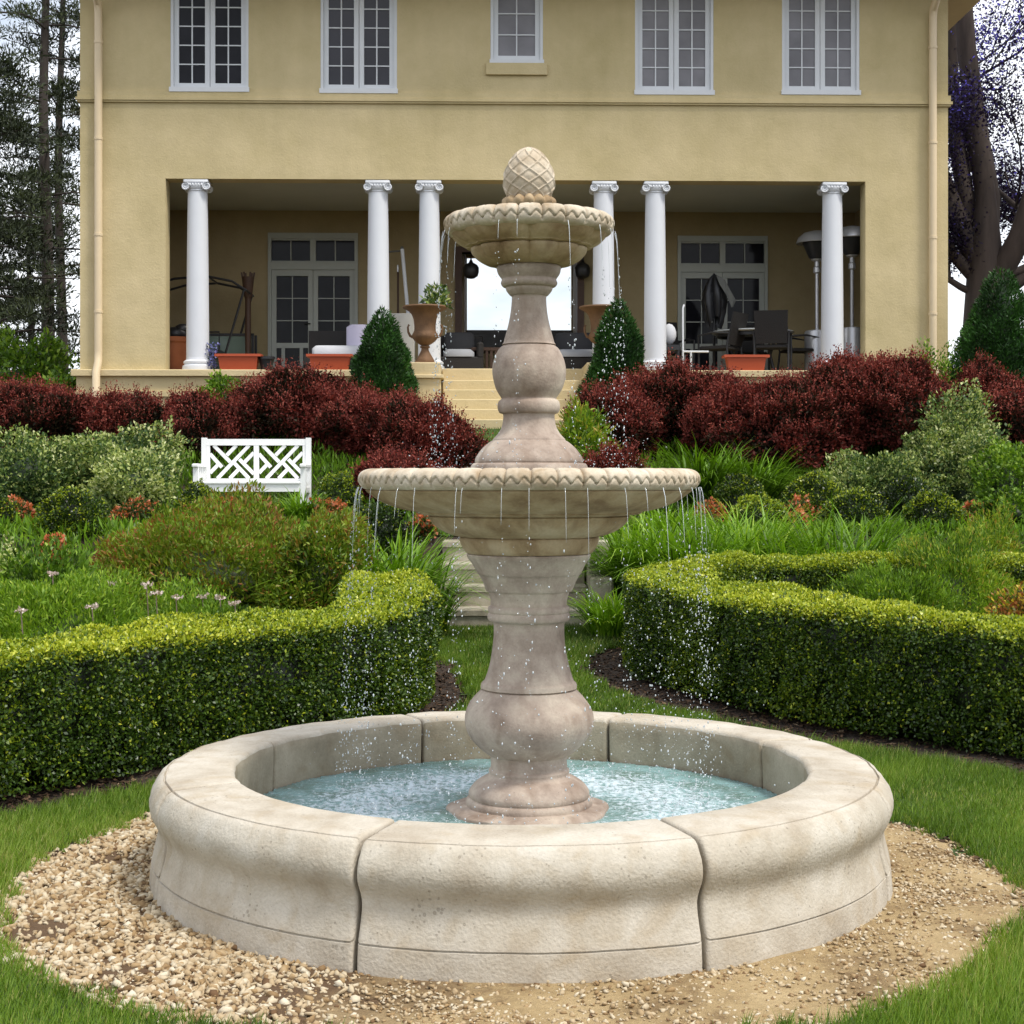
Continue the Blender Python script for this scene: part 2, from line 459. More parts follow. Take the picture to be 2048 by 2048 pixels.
def build_ground():
    ys = sorted(set([-400, -120, -40, -12] + list(np.arange(-6, 26, .25)) + [14.25, 15.4, 19, 22.2, 28, 34, 45, 60, 120, 300, 900]))
    xs = sorted(set([-600, -200, -80, -40, -20] + list(np.arange(-12, 12.1, .5)) + [20, 40, 80, 200, 600]))
    rng = np.random.default_rng(3)
    V = []
    for y in ys:
        for x in xs:
            V.append((x, y, gzf(y) + (0.01*math.sin(x*2.1+y)*math.cos(y*1.7-x) if (y > 8 and y < 24) else 0) - (0.0 if y > 8 else 0.014)))
    nx = len(xs)
    Q = [(j*nx+i, j*nx+i+1, (j+1)*nx+i+1, (j+1)*nx+i) for j in range(len(ys)-1) for i in range(nx-1)]
    m, t, b = new_mat('garden_ground'); L = t.links.new
    co = t.nodes.new('ShaderNodeTexCoord')
    n = t.nodes.new('ShaderNodeTexNoise'); n.inputs['Scale'].default_value = 18; n.inputs['Detail'].default_value = 8; n.inputs['Roughness'].default_value = .7
    L(co.outputs['Object'], n.inputs['Vector'])
    r = t.nodes.new('ShaderNodeValToRGB'); e = r.color_ramp.elements
    e[0].position = .3; e[0].color = (.012, .009, .006, 1); e[1].position = .75; e[1].color = (.075, .045, .028, 1)
    L(n.outputs['Fac'], r.inputs['Fac']); L(r.outputs['Color'], b.inputs['Base Color'])
    b.inputs['Roughness'].default_value = .95
    bp = t.nodes.new('ShaderNodeBump'); bp.inputs['Strength'].default_value = 1; bp.inputs['Distance'].default_value = .03
    L(n.outputs['Fac'], bp.inputs['Height']); L(bp.outputs['Normal'], b.inputs['Normal'])
    o = np_mesh('ground', V, Q, None, m)
    tag(o, kind='structure')
build_ground()

def rn(p, f, seed):
    """cheap smooth noise in about [-1,1] at points p (n,3)"""
    g = np.random.default_rng(seed)
    acc = np.zeros(len(p))
    for k in range(7):
        d = g.normal(size=3); d *= f*(0.7+0.9*g.random())/np.linalg.norm(d)
        acc += np.sin(p @ d + g.random()*6.28)
    return acc / 3.2

# outline radii of the gravel bed round the basin (angle measured from -Y, towards +X)
def bed_radius(a):
    a = np.asarray(a)
    return 2.0 + .02*np.sin(2*a+2.2) + .025*np.sin(5*a+.5) + .015*np.sin(11*a) + .10*np.cos(a+.3)

HEDGE_L = [(-4.2, 6.5), (-3.35, 7.15), (-2.76, 7.72), (-1.95, 8.85), (-1.42, 9.28), (-1.0, 9.75), (-.86, 10.4), (-.88, 11.0), (-.95, 11.75)]
HEDGE_R = [(5.2, 7.4), (4.2, 8.1), (3.1, 8.86), (2.55, 9.4), (1.98, 9.95), (1.45, 10.85), (1.17, 11.6), (1.22, 12.25), (1.6, 12.75), (2.6, 12.85), (4.6, 12.8)]
def smooth_path(pts, n=3):
    P = np.array(pts, float)
    for _ in range(n):
        a = P[:-1]*.75 + P[1:]*.25; b = P[:-1]*.25 + P[1:]*.75
        mid = np.empty((2*len(a), 2)); mid[0::2] = a; mid[1::2] = b
        P = np.vstack([P[:1], mid, P[-1:]])
    return P
PATH_L, PATH_R = smooth_path(HEDGE_L), smooth_path(HEDGE_R)

def dist_path(x, y, P):
    d = np.full(len(x), 1e9)
    for (ax, ay), (bx, by) in zip(P[:-1], P[1:]):
        vx, vy = bx-ax, by-ay
        t = np.clip(((x-ax)*vx+(y-ay)*vy)/(vx*vx+vy*vy+1e-12), 0, 1)
        d = np.minimum(d, np.hypot(x-ax-t*vx, y-ay-t*vy))
    return d

def inside_hedges(x, y):
    """true for points on the fountain's side of the hedges and in the gap between them"""
    fl = np.interp(y, [6.5, 7.15, 7.72, 8.85, 9.28, 9.75, 10.4, 14], [-4.2, -3.35, -2.76, -1.95, -1.42, -1.0, -.87, -.9])
    fr = np.interp(y, [7.4, 8.1, 8.86, 9.4, 9.95, 10.85, 11.6, 14], [5.2, 4.2, 3.1, 2.55, 1.98, 1.45, 1.17, 1.1])
    fl = np.where(y < 6.5, -12, fl); fr = np.where(y < 7.4, 12, fr)
    return (x > fl) & (x < fr)

def is_lawn(x, y):
    a = np.arctan2(x-BC.x, -(y-BC.y)); d = np.hypot(x-BC.x, y-BC.y)
    wob = .022*np.sin(x*9+y*4) + .025*np.sin(x*17-y*13) + .035*np.sin(x*41+y*29) + .03*np.sin(x*67-y*53)
    near = (d > bed_radius(a)+wob*.75-.02) & (y < 14.0) & inside_hedges(x, y) & (dist_path(x, y, PATH_L[::2]) > .56+wob) & (dist_path(x, y, PATH_R[::2]) > .66+wob)
    up = (y > 15.6) & (y < 17.7+.3*np.sin(x*2)+wob*2)
    bank = (y >= 17.7) & (y < 22.3) & (np.abs(x-.0) < .75+wob)
    return near | up | bank

# lawn: turf sheet just above the soil, where grass grows
def build_lawn():
    st = .08
    xs = np.arange(-9, 9.01, st); ys = np.concatenate([np.arange(-4, 22.4, st)])
    gx, gy = np.meshgrid(xs, ys)
    zz = gz(gy) + np.where(gy < 8.4, .0015, .012)
    V = np.stack([gx.ravel(), gy.ravel(), zz.ravel()], 1)
    nx = len(xs); ny = len(ys)
    i, j = np.meshgrid(np.arange(nx-1), np.arange(ny-1))
    i = i.ravel(); j = j.ravel()
    c = np.stack([j*nx+i, j*nx+i+1, (j+1)*nx+i+1, (j+1)*nx+i], 1)
    cen = V[c].mean(1)
    k = is_lawn(cen[:, 0], cen[:, 1])
    c = c[k]
    u, inv = np.unique(c, return_inverse=True)
    m, t, b = new_mat('turf'); L = t.links.new
    co = t.nodes.new('ShaderNodeTexCoord')
    n = t.nodes.new('ShaderNodeTexNoise'); n.inputs['Scale'].default_value = 30; n.inputs['Detail'].default_value = 8
    L(co.outputs['Object'], n.inputs['Vector'])
    r = t.nodes.new('ShaderNodeValToRGB'); e = r.color_ramp.elements
    e[0].position = .3; e[0].color = (.02, .035, .008, 1); e[1].position = .75; e[1].color = (.07, .12, .02, 1)
    L(n.outputs['Fac'], r.inputs['Fac']); L(r.outputs['Color'], b.inputs['Base Color'])
    b.inputs['Roughness'].default_value = .9
    tag(np_mesh('lawn', V[u], inv.reshape(c.shape), None, m), kind='structure')
build_lawn()

M['grass'] = leaf_mat('grass_blades', [(0, (.045, .085, .010)), (.45, (.130, .235, .020)), (.8, (.24, .35, .04)), (1, (.42, .38, .14))], .35, .5)
def build_grass():
    g = np.random.default_rng(11)
    def scatter(n, x0, x1, y0, y1, hl, wd, pw=1.0):
        y = y0 + (y1-y0)*g.random(n)**pw; x = x0 + (x1-x0)*g.random(n)
        k = (np.abs(x) < .36*np.maximum(y, 0)+.5) & is_lawn(x, y)
        x = x[k]; y = y[k]; n = len(x)
        p = np.stack([x, y, gz(y)+.008], 1)
        h = hl*(.55+.8*g.random(n))*(1+.35*rn(p, 3.0, 5))
        a = g.random(n)*6.283; ln = .25+.6*g.random(n)
        tip = p + np.stack([np.cos(a)*h*ln, np.sin(a)*h*ln, h], 1)
        s = np.stack([-np.sin(a+.7), np.cos(a+.7), np.zeros(n)], 1)*(wd*(.6+.8*g.random(n)))[:, None]
        v = np.clip(.42+.22*rn(p, 2.2, 8)+.14*rn(p, 9, 9)+.17*g.normal(size=n), 0, .93)
        v = np.where(g.random(n) < .04+.12*np.clip(rn(p, 4.5, 17)-.15, 0, 1), 1-.12*g.random(n), v)
        thin = g.random(n) > .75*np.clip(rn(p, 3.1, 19)-.45, 0, 1)
        h = np.where(thin, 1.0, .35)
        tip[:] = p+(tip-p)*h[:, None]
        V = np.empty((n*3, 3)); V[0::3] = p-s; V[1::3] = p+s; V[2::3] = tip
        Q = np.arange(n*3).reshape(n, 3)
        return V, Q, v
    parts = [scatter(560000, -2.9, 3.4, 4.0, 9.2, .042, .0022), scatter(190000, -1.6, 2.4, 9.2, 14, .05, .004),
             scatter(90000, -6, 6, 15.5, 22.3, .06, .006)]
    off = 0; Vs = []; Qs = []; vs = []
    for V, Q, v in parts:
        Vs.append(V); Qs.append(Q+off); vs.append(v); off += len(V)
    o = np_mesh('grass', np.vstack(Vs), np.vstack(Qs), np.concatenate(vs), M['grass'])
    tag(o, 'short green lawn grass growing around the gravel ring and between the hedges', 'grass', kind='stuff')
build_grass()
build_mulch()

# ------------------------------------------------------------------ gravel bed
def build_gravel():
    n = 160
    V = [(BC.x, BC.y, .004)]; Q = []
    rings = 14
    for k in range(1, rings+1):
        for i in range(n):
            a = 2*math.pi*i/n
            r = (float(bed_radius(a))+.03)*k/rings
            x = BC.x+r*math.sin(a); y = BC.y-r*math.cos(a)
            V.append((x, y, .004 + .005*math.sin(9*x+3*y)*math.sin(7*y) + (-.006 if k == rings else 0)))
    Q = []
    for k in range(rings-1):
        for i in range(n):
            j = (i+1) % n
            Q.append((1+k*n+i, 1+(k+1)*n+i, 1+(k+1)*n+j, 1+k*n+j))
    m, t, b = new_mat('sand'); L = t.links.new
    co = t.nodes.new('ShaderNodeTexCoord')
    nn = t.nodes.new('ShaderNodeTexNoise'); nn.inputs['Scale'].default_value = 3.0; nn.inputs['Detail'].default_value = 9; nn.inputs['Roughness'].default_value = .72
    L(co.outputs['Object'], nn.inputs['Vector'])
    r = t.nodes.new('ShaderNodeValToRGB'); e = r.color_ramp.elements
    e[0].position = .33; e[0].color = (.17, .10, .042, 1); e[1].position = .70; e[1].color = (.56, .42, .225, 1)
    q = e.new(.5); q.color = (.42, .30, .145, 1)
    L(nn.outputs['Fac'], r.inputs['Fac'])
    sx = t.nodes.new('ShaderNodeSeparateXYZ'); L(co.outputs['Object'], sx.inputs[0])
    ax = t.nodes.new('ShaderNodeMath'); ax.operation = 'MULTIPLY_ADD'; ax.inputs[1].default_value = 1.6; L(nn.outputs['Fac'], ax.inputs[0]); L(sx.outputs['X'], ax.inputs[2])
    mrx = t.nodes.new('ShaderNodeMapRange'); mrx.inputs['From Min'].default_value = .15; mrx.inputs['From Max'].default_value = .75; L(ax.outputs[0], mrx.inputs['Value'])
    ms_ = t.nodes.new('ShaderNodeMix'); ms_.data_type = 'RGBA'; ms_.inputs[6].default_value = (.13, .075, .035, 1)      # bare brown earth under the crushed stone
    L(mrx.outputs['Result'], ms_.inputs[0]); L(r.outputs['Color'], ms_.inputs[7]); L(ms_.outputs[2], b.inputs['Base Color'])
    b.inputs['Roughness'].default_value = .95
    n2 = t.nodes.new('ShaderNodeTexNoise'); n2.inputs['Scale'].default_value = 45; n2.inputs['Detail'].default_value = 8; n2.inputs['Roughness'].default_value = .7
    L(co.outputs['Object'], n2.inputs['Vector'])
    bp = t.nodes.new('ShaderNodeBump'); bp.inputs['Strength'].default_value = 1; bp.inputs['Distance'].default_value = .02
    L(n2.outputs['Fac'], bp.inputs['Height']); L(bp.outputs['Normal'], b.inputs['Normal'])
    tag(np_mesh('sand_bed', V, Q, None, m, smooth=True), kind='structure')

    # stones
    bm = bmesh.new(); bmesh.ops.create_icosphere(bm, subdivisions=2, radius=1)
    base = np.array([v.co[:] for v in bm.verts]); tri = np.array([[v.index for v in f.verts] for f in bm.faces]); bm.free()
    bm = bmesh.new(); bmesh.ops.create_icosphere(bm, subdivisions=1, radius=1)
    base1 = np.array([v.co[:] for v in bm.verts]); tri1 = np.array([[v.index for v in f.verts] for f in bm.faces]); bm.free()
    g = np.random.default_rng(21)
    def variants(base, k):
        res = []
        for _ in range(k):
            m_ = bmesh.new()
            for q in range(10):
                p = g.normal(size=3); p /= np.linalg.norm(p); m_.verts.new(tuple(p*np.array([1, .62+.3*g.random(), .45+.3*g.random()])))
            bmesh.ops.convex_hull(m_, input=m_.verts)
            for v in [v for v in m_.verts if not v.link_faces]: m_.verts.remove(v)
            bmesh.ops.triangulate(m_, faces=m_.faces)
            m_.verts.index_update()
            res.append((np.array([v.co[:] for v in m_.verts]), np.array([[v.index for v in f.verts] for f in m_.faces]))); m_.free()
        return res
    big, small = variants(base1, 14), variants(base1, 8)
    def lay(n, pick, rs, size, seed):
        Vs = []; Qs = []; vs = []; off = 0
        cnt = 0
        while cnt < n:
            a = g.random()*6.283; rr = math.sqrt(1.46**2+(2.18**2-1.46**2)*g.random())
            if rr > float(bed_radius(a)) + .03*g.random(): continue
            x = BC.x+rr*math.sin(a); y = BC.y-rr*math.cos(a)
            if not pick(a, rr, x, y): continue
            cnt += 1
            s = size*(.45+1.05*g.random()**1.6)
            p, tri1 = rs[g.integers(len(rs))]
            q = Matrix.Rotation(g.random()*6.283, 3, 'Z') @ Matrix.Rotation(g.normal()*.5, 3, 'X') @ Matrix.Rotation(g.normal()*.5, 3, 'Y')
            q = np.array(q)
            V = (p*s) @ q.T + np.array([x, y, .004+s*(-.10+.38*g.random())])
            Vs.append(V); Qs.append(tri1+off); off += len(V)
            v = np.clip(.5+.24*g.normal(), 0, 1)
            vs.append(np.full(len(tri1), v))
        return np.vstack(Vs), np.vstack(Qs), np.concatenate(vs)
    def left(a, r, x, y):      # thick crushed stone on the left side, thinning towards the front
        aa = (a+math.pi) % (2*math.pi) - math.pi       # 0 = front, negative = left
        t = (-aa-.30)/.35
        edge = (r-1.5)/.5
        bare = math.sin(x*7.3+1.2)*math.sin(y*6.1) > .72
        return t > 0 and g.random() < min(1, t+.25*edge) and not (bare and g.random() < .8)
    def right(a, r, x, y):
        aa = (a+math.pi) % (2*math.pi) - math.pi
        return aa > -.75 and (g.random() < .30 + .7*max(0, math.sin(x*5+y*8)*math.sin(x*2.3-y*3)))
    stm = leaf_mat('crushed_stone', [(0, (.14, .08, .04)), (.3, (.34, .23, .115)), (.65, (.50, .41, .275)), (1, (.62, .55, .42))], 0, .9, .2)
    V, Q, v = lay(11000, left, big, .0180, 1)
    V2, Q2, v2 = lay(9000, right, small, .0095, 2)
    V3, Q3, v3 = lay(420, lambda a, r, x, y: abs((a+math.pi) % 6.283-math.pi) < .7 or r > 1.85, big, .014, 3)
    o = np_mesh('gravel', np.vstack([V, V2, V3]), np.vstack([Q, Q2+len(V), Q3+len(V)+len(V2)]), np.concatenate([v, v2, v3]), stm)
    tag(o, 'loose tan crushed stones spread thickly beside the round basin', 'gravel', kind='stuff')
build_gravel()

# ------------------------------------------------------------------ house
HA = R(1.3); HD = 24.2; FLOOR = 3.30
ca, sa = math.cos(HA), math.sin(HA)
def U(px, v=0.0):
    k = (px-CX)/F
    return (k*(HD+v*ca)+v*sa)/(ca-k*sa)
def HZ(px, py, v=0.0):
    u = U(px, v); Y = HD+u*sa+v*ca
    return EYE-(py-HY)*Y/F
def H(u, v, z): return (u*ca-v*sa, HD+u*sa+v*ca, z)

house = empty('house', (0, HD, 0), HA, 'large two storey ochre stucco house with a white columned porch', 'house')

def wall_grid(mb, xs, zs, hole, y0, th, reveal=True):
    """wall in the xz plane at depth y0..y0+th with rectangular holes; hole(i,j) says which cells are open"""
    nx, nz = len(xs)-1, len(zs)-1
    for i in range(nx):
        for j in range(nz):
            if hole(i, j): continue
            a, b, c, d = xs[i], xs[i+1], zs[j], zs[j+1]
            mb.add([(a,y0,c),(b,y0,c),(b,y0,d),(a,y0,d)], [(0,1,2,3)])
            mb.add([(a,y0+th,c),(b,y0+th,c),(b,y0+th,d),(a,y0+th,d)], [(3,2,1,0)])
            def op(p, q): return p < 0 or q < 0 or p >= nx or q >= nz or hole(p, q)
            if op(i-1, j): mb.add([(a,y0,c),(a,y0,d),(a,y0+th,d),(a,y0+th,c)], [(0,1,2,3)])
            if op(i+1, j): mb.add([(b,y0,c),(b,y0+th,c),(b,y0+th,d),(b,y0,d)], [(0,1,2,3)])
            if op(i, j-1): mb.add([(a,y0,c),(a,y0+th,c),(b,y0+th,c),(b,y0,c)], [(0,1,2,3)])
            if op(i, j+1): mb.add([(a,y0,d),(b,y0,d),(b,y0+th,d),(a,y0+th,d)], [(0,1,2,3)])

UL, UR = U(160), U(1896)
OL, OR = U(331), U(1731)
LINT = HZ(1024, 360)
TOP = 9.5
DEPTH = 7.6
BACK = 3.2
WIN = [(341, 497, 182, 2, 5, .30, 'pane_dark'), (641, 794, 185, 2, 5, .30, 'pane_mid'), (981, 1086, 127, 1, 4, .335, 'pane_grey'),
       (1270, 1427, 188, 2, 5, .30, 'pane_grey'), (1564, 1719, 188, 2, 5, .30, 'pane_grey')]
wrect = []
for a, b, y, n, rows, pitch, pm in WIN:
    z0 = HZ((a+b)/2, y)
    z1 = z0 + .13 + rows*pitch + .10
    wrect.append((U(a), U(b), z0, z1))
hb = MB()
xs = sorted(set([UL, UR, OL, OR] + [r[0] for r in wrect] + [r[1] for r in wrect]))
zs = sorted(set([2.0, FLOOR-.09, LINT, TOP] + [r[2] for r in wrect] + [r[3] for r in wrect]))
def hole(i, j):
    x = (xs[i]+xs[i+1])/2; z = (zs[j]+zs[j+1])/2
    if OL < x < OR and FLOOR-.09 < z < LINT: return True
    return any(a < x < b and c < z < d for a, b, c, d in wrect)
wall_grid(hb, xs, zs, hole, 0, .34)
# side and rear walls
hb.box(UL, UL+.3, .34, DEPTH, 2.0, TOP)
hb.box(UR-.3, UR, .34, DEPTH, 2.0, TOP)
HW = 1.13     # half width of the passage through the house
hc = (U(934, DEPTH)+U(1142, DEPTH))/2
hx0, hx1 = U(934, DEPTH)-.02, U(1142, DEPTH)+.02
sill = HZ(1038, 664, DEPTH)
rx = [UL+.3, hx0+.02, hx1-.02, UR-.3]; rz = [2.0, sill, LINT-.15, TOP]
wall_grid(hb, rx, rz, lambda i, j: i == 1 and j == 1, DEPTH-.25, .25)
hb.build('wall', M['stucco'], house)
# porch inner walls
pb = MB()
D1, D2 = (U(536, BACK), U(716, BACK)), (U(1355, BACK), U(1535, BACK))
dz1, dz2 = HZ(620, 466, BACK), HZ(1445, 472, BACK)
cx0, cx1 = U(917, BACK), U(1161, BACK); cz = HZ(1038, 505, BACK)
PW = .62
px_ = sorted([OL-PW, OR+PW, D1[0], D1[1], D2[0], D2[1], cx0, cx1]); pz_ = sorted(set([FLOOR, dz1, dz2, cz, LINT+.06]))
def ph(i, j):
    x = (px_[i]+px_[i+1])/2; z = (pz_[j]+pz_[j+1])/2
    return (D1[0] < x < D1[1] and z < dz1) or (D2[0] < x < D2[1] and z < dz2) or (cx0 < x < cx1 and z < cz)
wall_grid(pb, px_, pz_, ph, BACK, .25)
pb.box(OL-PW-.2, OL-PW, .341, BACK, FLOOR, LINT+.06)
pb.box(OR+PW, OR+PW+.2, .341, BACK, FLOOR, LINT+.06)
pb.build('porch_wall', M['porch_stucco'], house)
mb = MB(); mb.box(OL-PW-.2, OR+PW+.2, .341, BACK-.001, LINT+.061, LINT+.12); mb.build('porch_ceiling', M['ceiling'], house)
mb = MB(); mb.box(OL+.001, OR-.001, .301, .3415, FLOOR-.10, FLOOR-.004); mb.box(OL-PW, OR+PW, .342, BACK+.26, FLOOR-.10, FLOOR-.004); mb.build('porch_floor', M['trim_stucco'], house)
# passage through the house
mb = MB()
mb.box(hx0-.15, hx0, BACK+.251, DEPTH-.251, FLOOR, LINT+.06)
mb.box(hx1, hx1+.15, BACK+.251, DEPTH-.251, FLOOR, LINT+.06)
mb.box(hx0-.15, hx1+.15, BACK+.251, DEPTH-.251, LINT+.061, LINT+.15)
mb.box(hx0-.15, hx1+.15, BACK+.261, DEPTH-.251, FLOOR-.1, FLOOR-.004)
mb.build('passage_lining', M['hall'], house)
mb = MB(); mb.box(hx0+.02, hx1-.02, DEPTH-.30, DEPTH-.251, sill-.36, sill+.01); mb.build('passage_sill', M['cushion'], house)
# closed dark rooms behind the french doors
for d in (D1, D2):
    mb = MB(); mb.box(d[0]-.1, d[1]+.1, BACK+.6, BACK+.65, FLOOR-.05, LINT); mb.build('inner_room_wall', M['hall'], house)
# base wall, ledge, string course
def ubox(mb, x0, x1, y0, y1, z0, z1): mb.box(x0, x1, y0, y1, z0, z1)
S0, S1 = U(884, -.6), U(1182, -.6)      # stair opening
mb = MB()
for a, b in ((UL-.04, S0-.3), (S1+.3, UR+.04)):
    mb = MB(); mb.box(a, b, -.07, .02, 2.0, FLOOR-.10); mb.box(a-.03, b, -.105, -.065, FLOOR-.42, FLOOR-.34); mb.build('base_course', M['trim_stucco'], house)
mb = MB(); mb.box(UL-.04, UL-.001, .021, DEPTH, 2.0, FLOOR-.10); mb.build('base_course', M['trim_stucco'], house)
for a, b, y in ((UL-.11, S0-.3, -.15), (S1+.3, UR+.11, -.15), (S0-.299, S1+.299, -.02)):
    mb = MB(); mb.bbox(a, b, y, .30, FLOOR-.099, FLOOR, .012); mb.build('ledge', M['trim_stucco'], house)
mb = MB()
zb = HZ(1024, 209)
mb.box(UL-.035, UR+.035, -.035, -.001, zb, zb+.17); mb.box(UL-.06, UR+.06, -.055, -.001, zb+.03, zb+.075)
mb.box(UL-.035, UL-.001, 0, DEPTH, zb, zb+.17); mb.box(UR+.001, UR+.035, 0, DEPTH, zb, zb+.17)
mb.build('string_course', M['stucco'], house)
# sill apron under the middle window
mb = MB(); r = wrect[2]; mb.box(U(972), U(1094), -.05, -.001, r[2]-.185, r[2]-.002); mb.build('window_apron', M['stucco'], house)
# eaves and roof
OV = .85
mb = MB(); mb.box(UL-.35, UR+OV, -OV, DEPTH+OV, TOP, TOP+.06); mb.box(UL-.38, UR+OV+.03, -OV-.03, DEPTH+OV+.03, TOP+.061, TOP+.26)
mb.build('eaves', M['soffit'], house)
mb = MB(); z0 = TOP+.262; x0, x1, y0, y1 = UL-.45, UR+OV+.1, -OV-.1, DEPTH+OV+.1; ym = (y0+y1)/2; zr = z0+2.4
mb.add([(x0,y0,z0),(x1,y0,z0),(x1,y1,z0),(x0,y1,z0),(x0+4.4,ym,zr),(x1-4.4,ym,zr)], [(0,1,5,4),(1,2,5),(2,3,4,5),(3,0,4),(3,2,1,0)])
mb.build('roof', M['roof'], house)

def make_window(rect, leaves, rows, pitch, pm):
    x0, x1, z0, z1 = rect
    yf = .05
    f = MB()
    panes = []
    def leaf(a, b):
        st, bot, top = .075, .10, .07
        f.box(a, a+st, yf, yf+.05, z0+.055, z1-.03); f.box(b-st, b, yf, yf+.05, z0+.055, z1-.03)
        f.box(a+st, b-st, yf+.002, yf+.05, z0+.055, z0+.055+bot-.02); f.box(a+st, b-st, yf+.002, yf+.05, z1-.03-top, z1-.03)
        ga, gb, gc, gd = a+st, b-st, z0+.135, z1-.03-top
        m_ = (ga+gb)/2
        f.box(m_-.010, m_+.010, yf+.012, yf+.045, gc, gd)
        for k in range(1, rows):
            z = gc+(gd-gc)*k/rows
            f.box(ga, m_-.010, yf+.014, yf+.045, z-.009, z+.009); f.box(m_+.010, gb, yf+.014, yf+.045, z-.009, z+.009)
        panes.append((ga, gb, gc, gd))
    fw = .045
    f.box(x0+.001, x0+fw, yf-.045, yf+.06, z0+.056, z1-.001); f.box(x1-fw, x1-.001, yf-.045, yf+.06, z0+.056, z1-.001)
    f.box(x0+fw, x1-fw, yf-.043, yf+.06, z1-.029, z1-.001)
    f.box(x0-.015, x1+.015, -.045, yf+.07, z0-.02, z0+.054)
    if leaves == 2:
        m_ = (x0+x1)/2
        leaf(x0+fw+.002, m_-.004); leaf(m_+.004, x1-fw-.002)
    else: leaf(x0+fw+.002, x1-fw-.002)
    wo = f.build('window', M['white'], house)
    for a, b, c, d in panes:
        p = MB(); p.box(a-.01, b+.01, yf+.03, yf+.036, c-.01, d+.01)
        p.build('pane', M[pm], wo)
    return wo
for rct, (a, b, y, n, rows, pitch, pm) in zip(wrect, WIN): make_window(rct, n, rows, pitch, pm)

def make_french(d, top):
    x0, x1 = d; v = BACK+.04
    fr = MB(); fw = .06
    zt = FLOOR+(top-FLOOR)*.755
    fr.box(x0+.001, x0+fw, v-.07, v+.08, FLOOR, top); fr.box(x1-fw, x1-.001, v-.07, v+.08, FLOOR, top)
    fr.box(x0+fw, x1-fw, v-.068, v+.08, top-.10, top-.001); fr.box(x0+fw, x1-fw, v-.066, v+.08, zt, zt+.13)
    m_ = (x0+x1)/2
    fr.box(m_-.05, m_+.05, v-.05, v+.07, zt+.13, top-.10)
    for a, b in ((x0+fw, m_-.05), (m_+.05, x1-fw)):
        c = (a+b)/2; fr.box(c-.009, c+.009, v-.03, v+.02, zt+.13, top-.10)
        fr.box(a, b, v-.028, v+.02, zt+.13, zt+.16); fr.box(a, b, v-.028, v+.02, top-.13, top-.10)
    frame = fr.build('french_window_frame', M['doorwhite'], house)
    p = MB(); p.box(x0+fw, x1-fw, v+.004, v+.012, zt+.13, top-.10); p.build('transom_pane', M['pane_dark'], frame)
    for a, b, hs in ((x0+fw+.003, m_-.003, 1), (m_+.003, x1-fw-.003, -1)):
        q = MB(); st = .085
        zl = FLOOR+.62
        q.box(a, a+st, v-.035, v+.02, FLOOR+.01, zt-.002); q.box(b-st, b, v-.035, v+.02, FLOOR+.01, zt-.002)
        for z0, z1 in ((FLOOR+.01, FLOOR+.16), (zl, zl+.09), (zt-.11, zt-.002)): q.box(a+st, b-st, v-.033, v+.02, z0, z1)
        c = (a+b)/2
        q.box(c-.008, c+.008, v-.02, v+.015, zl+.09, zt-.11)
        for k in (1, 2):
            z = zl+.09+(zt-.11-zl-.09)*k/3; q.box(a+st, b-st, v-.018, v+.015, z-.008, z+.008)
        for x in (a+st+.09, b-st-.15): q.box(x, x+.06, v-.03, v+.015, FLOOR+.16, zl)
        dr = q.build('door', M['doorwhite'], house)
        p = MB(); p.box(a+st-.01, b-st+.01, v+.001, v+.008, FLOOR+.16, zt-.12); p.build('door_pane', M['pane_dark'], dr)
        if hs == 1:
            k = MB(); k.tube([(b-.05, v-.035, FLOOR+1.05), (b-.05, v-.075, FLOOR+1.05), (b-.15, v-.08, FLOOR+1.05)], .011, 6); k.build('door_handle', M['black'], dr)
make_french(D1, dz1); make_french(D2, dz2)
# dark frame round the passage
mb = MB()
mb.box(cx0-.06, cx0+.06, BACK-.05, BACK+.20, FLOOR, cz); mb.box(cx1-.06, cx1+.06, BACK-.05, BACK+.20, FLOOR, cz); mb.box(cx0-.06, cx1+.06, BACK-.049, BACK+.20, cz, cz+.1)
mb.build('passage_frame', M['brown'], house)

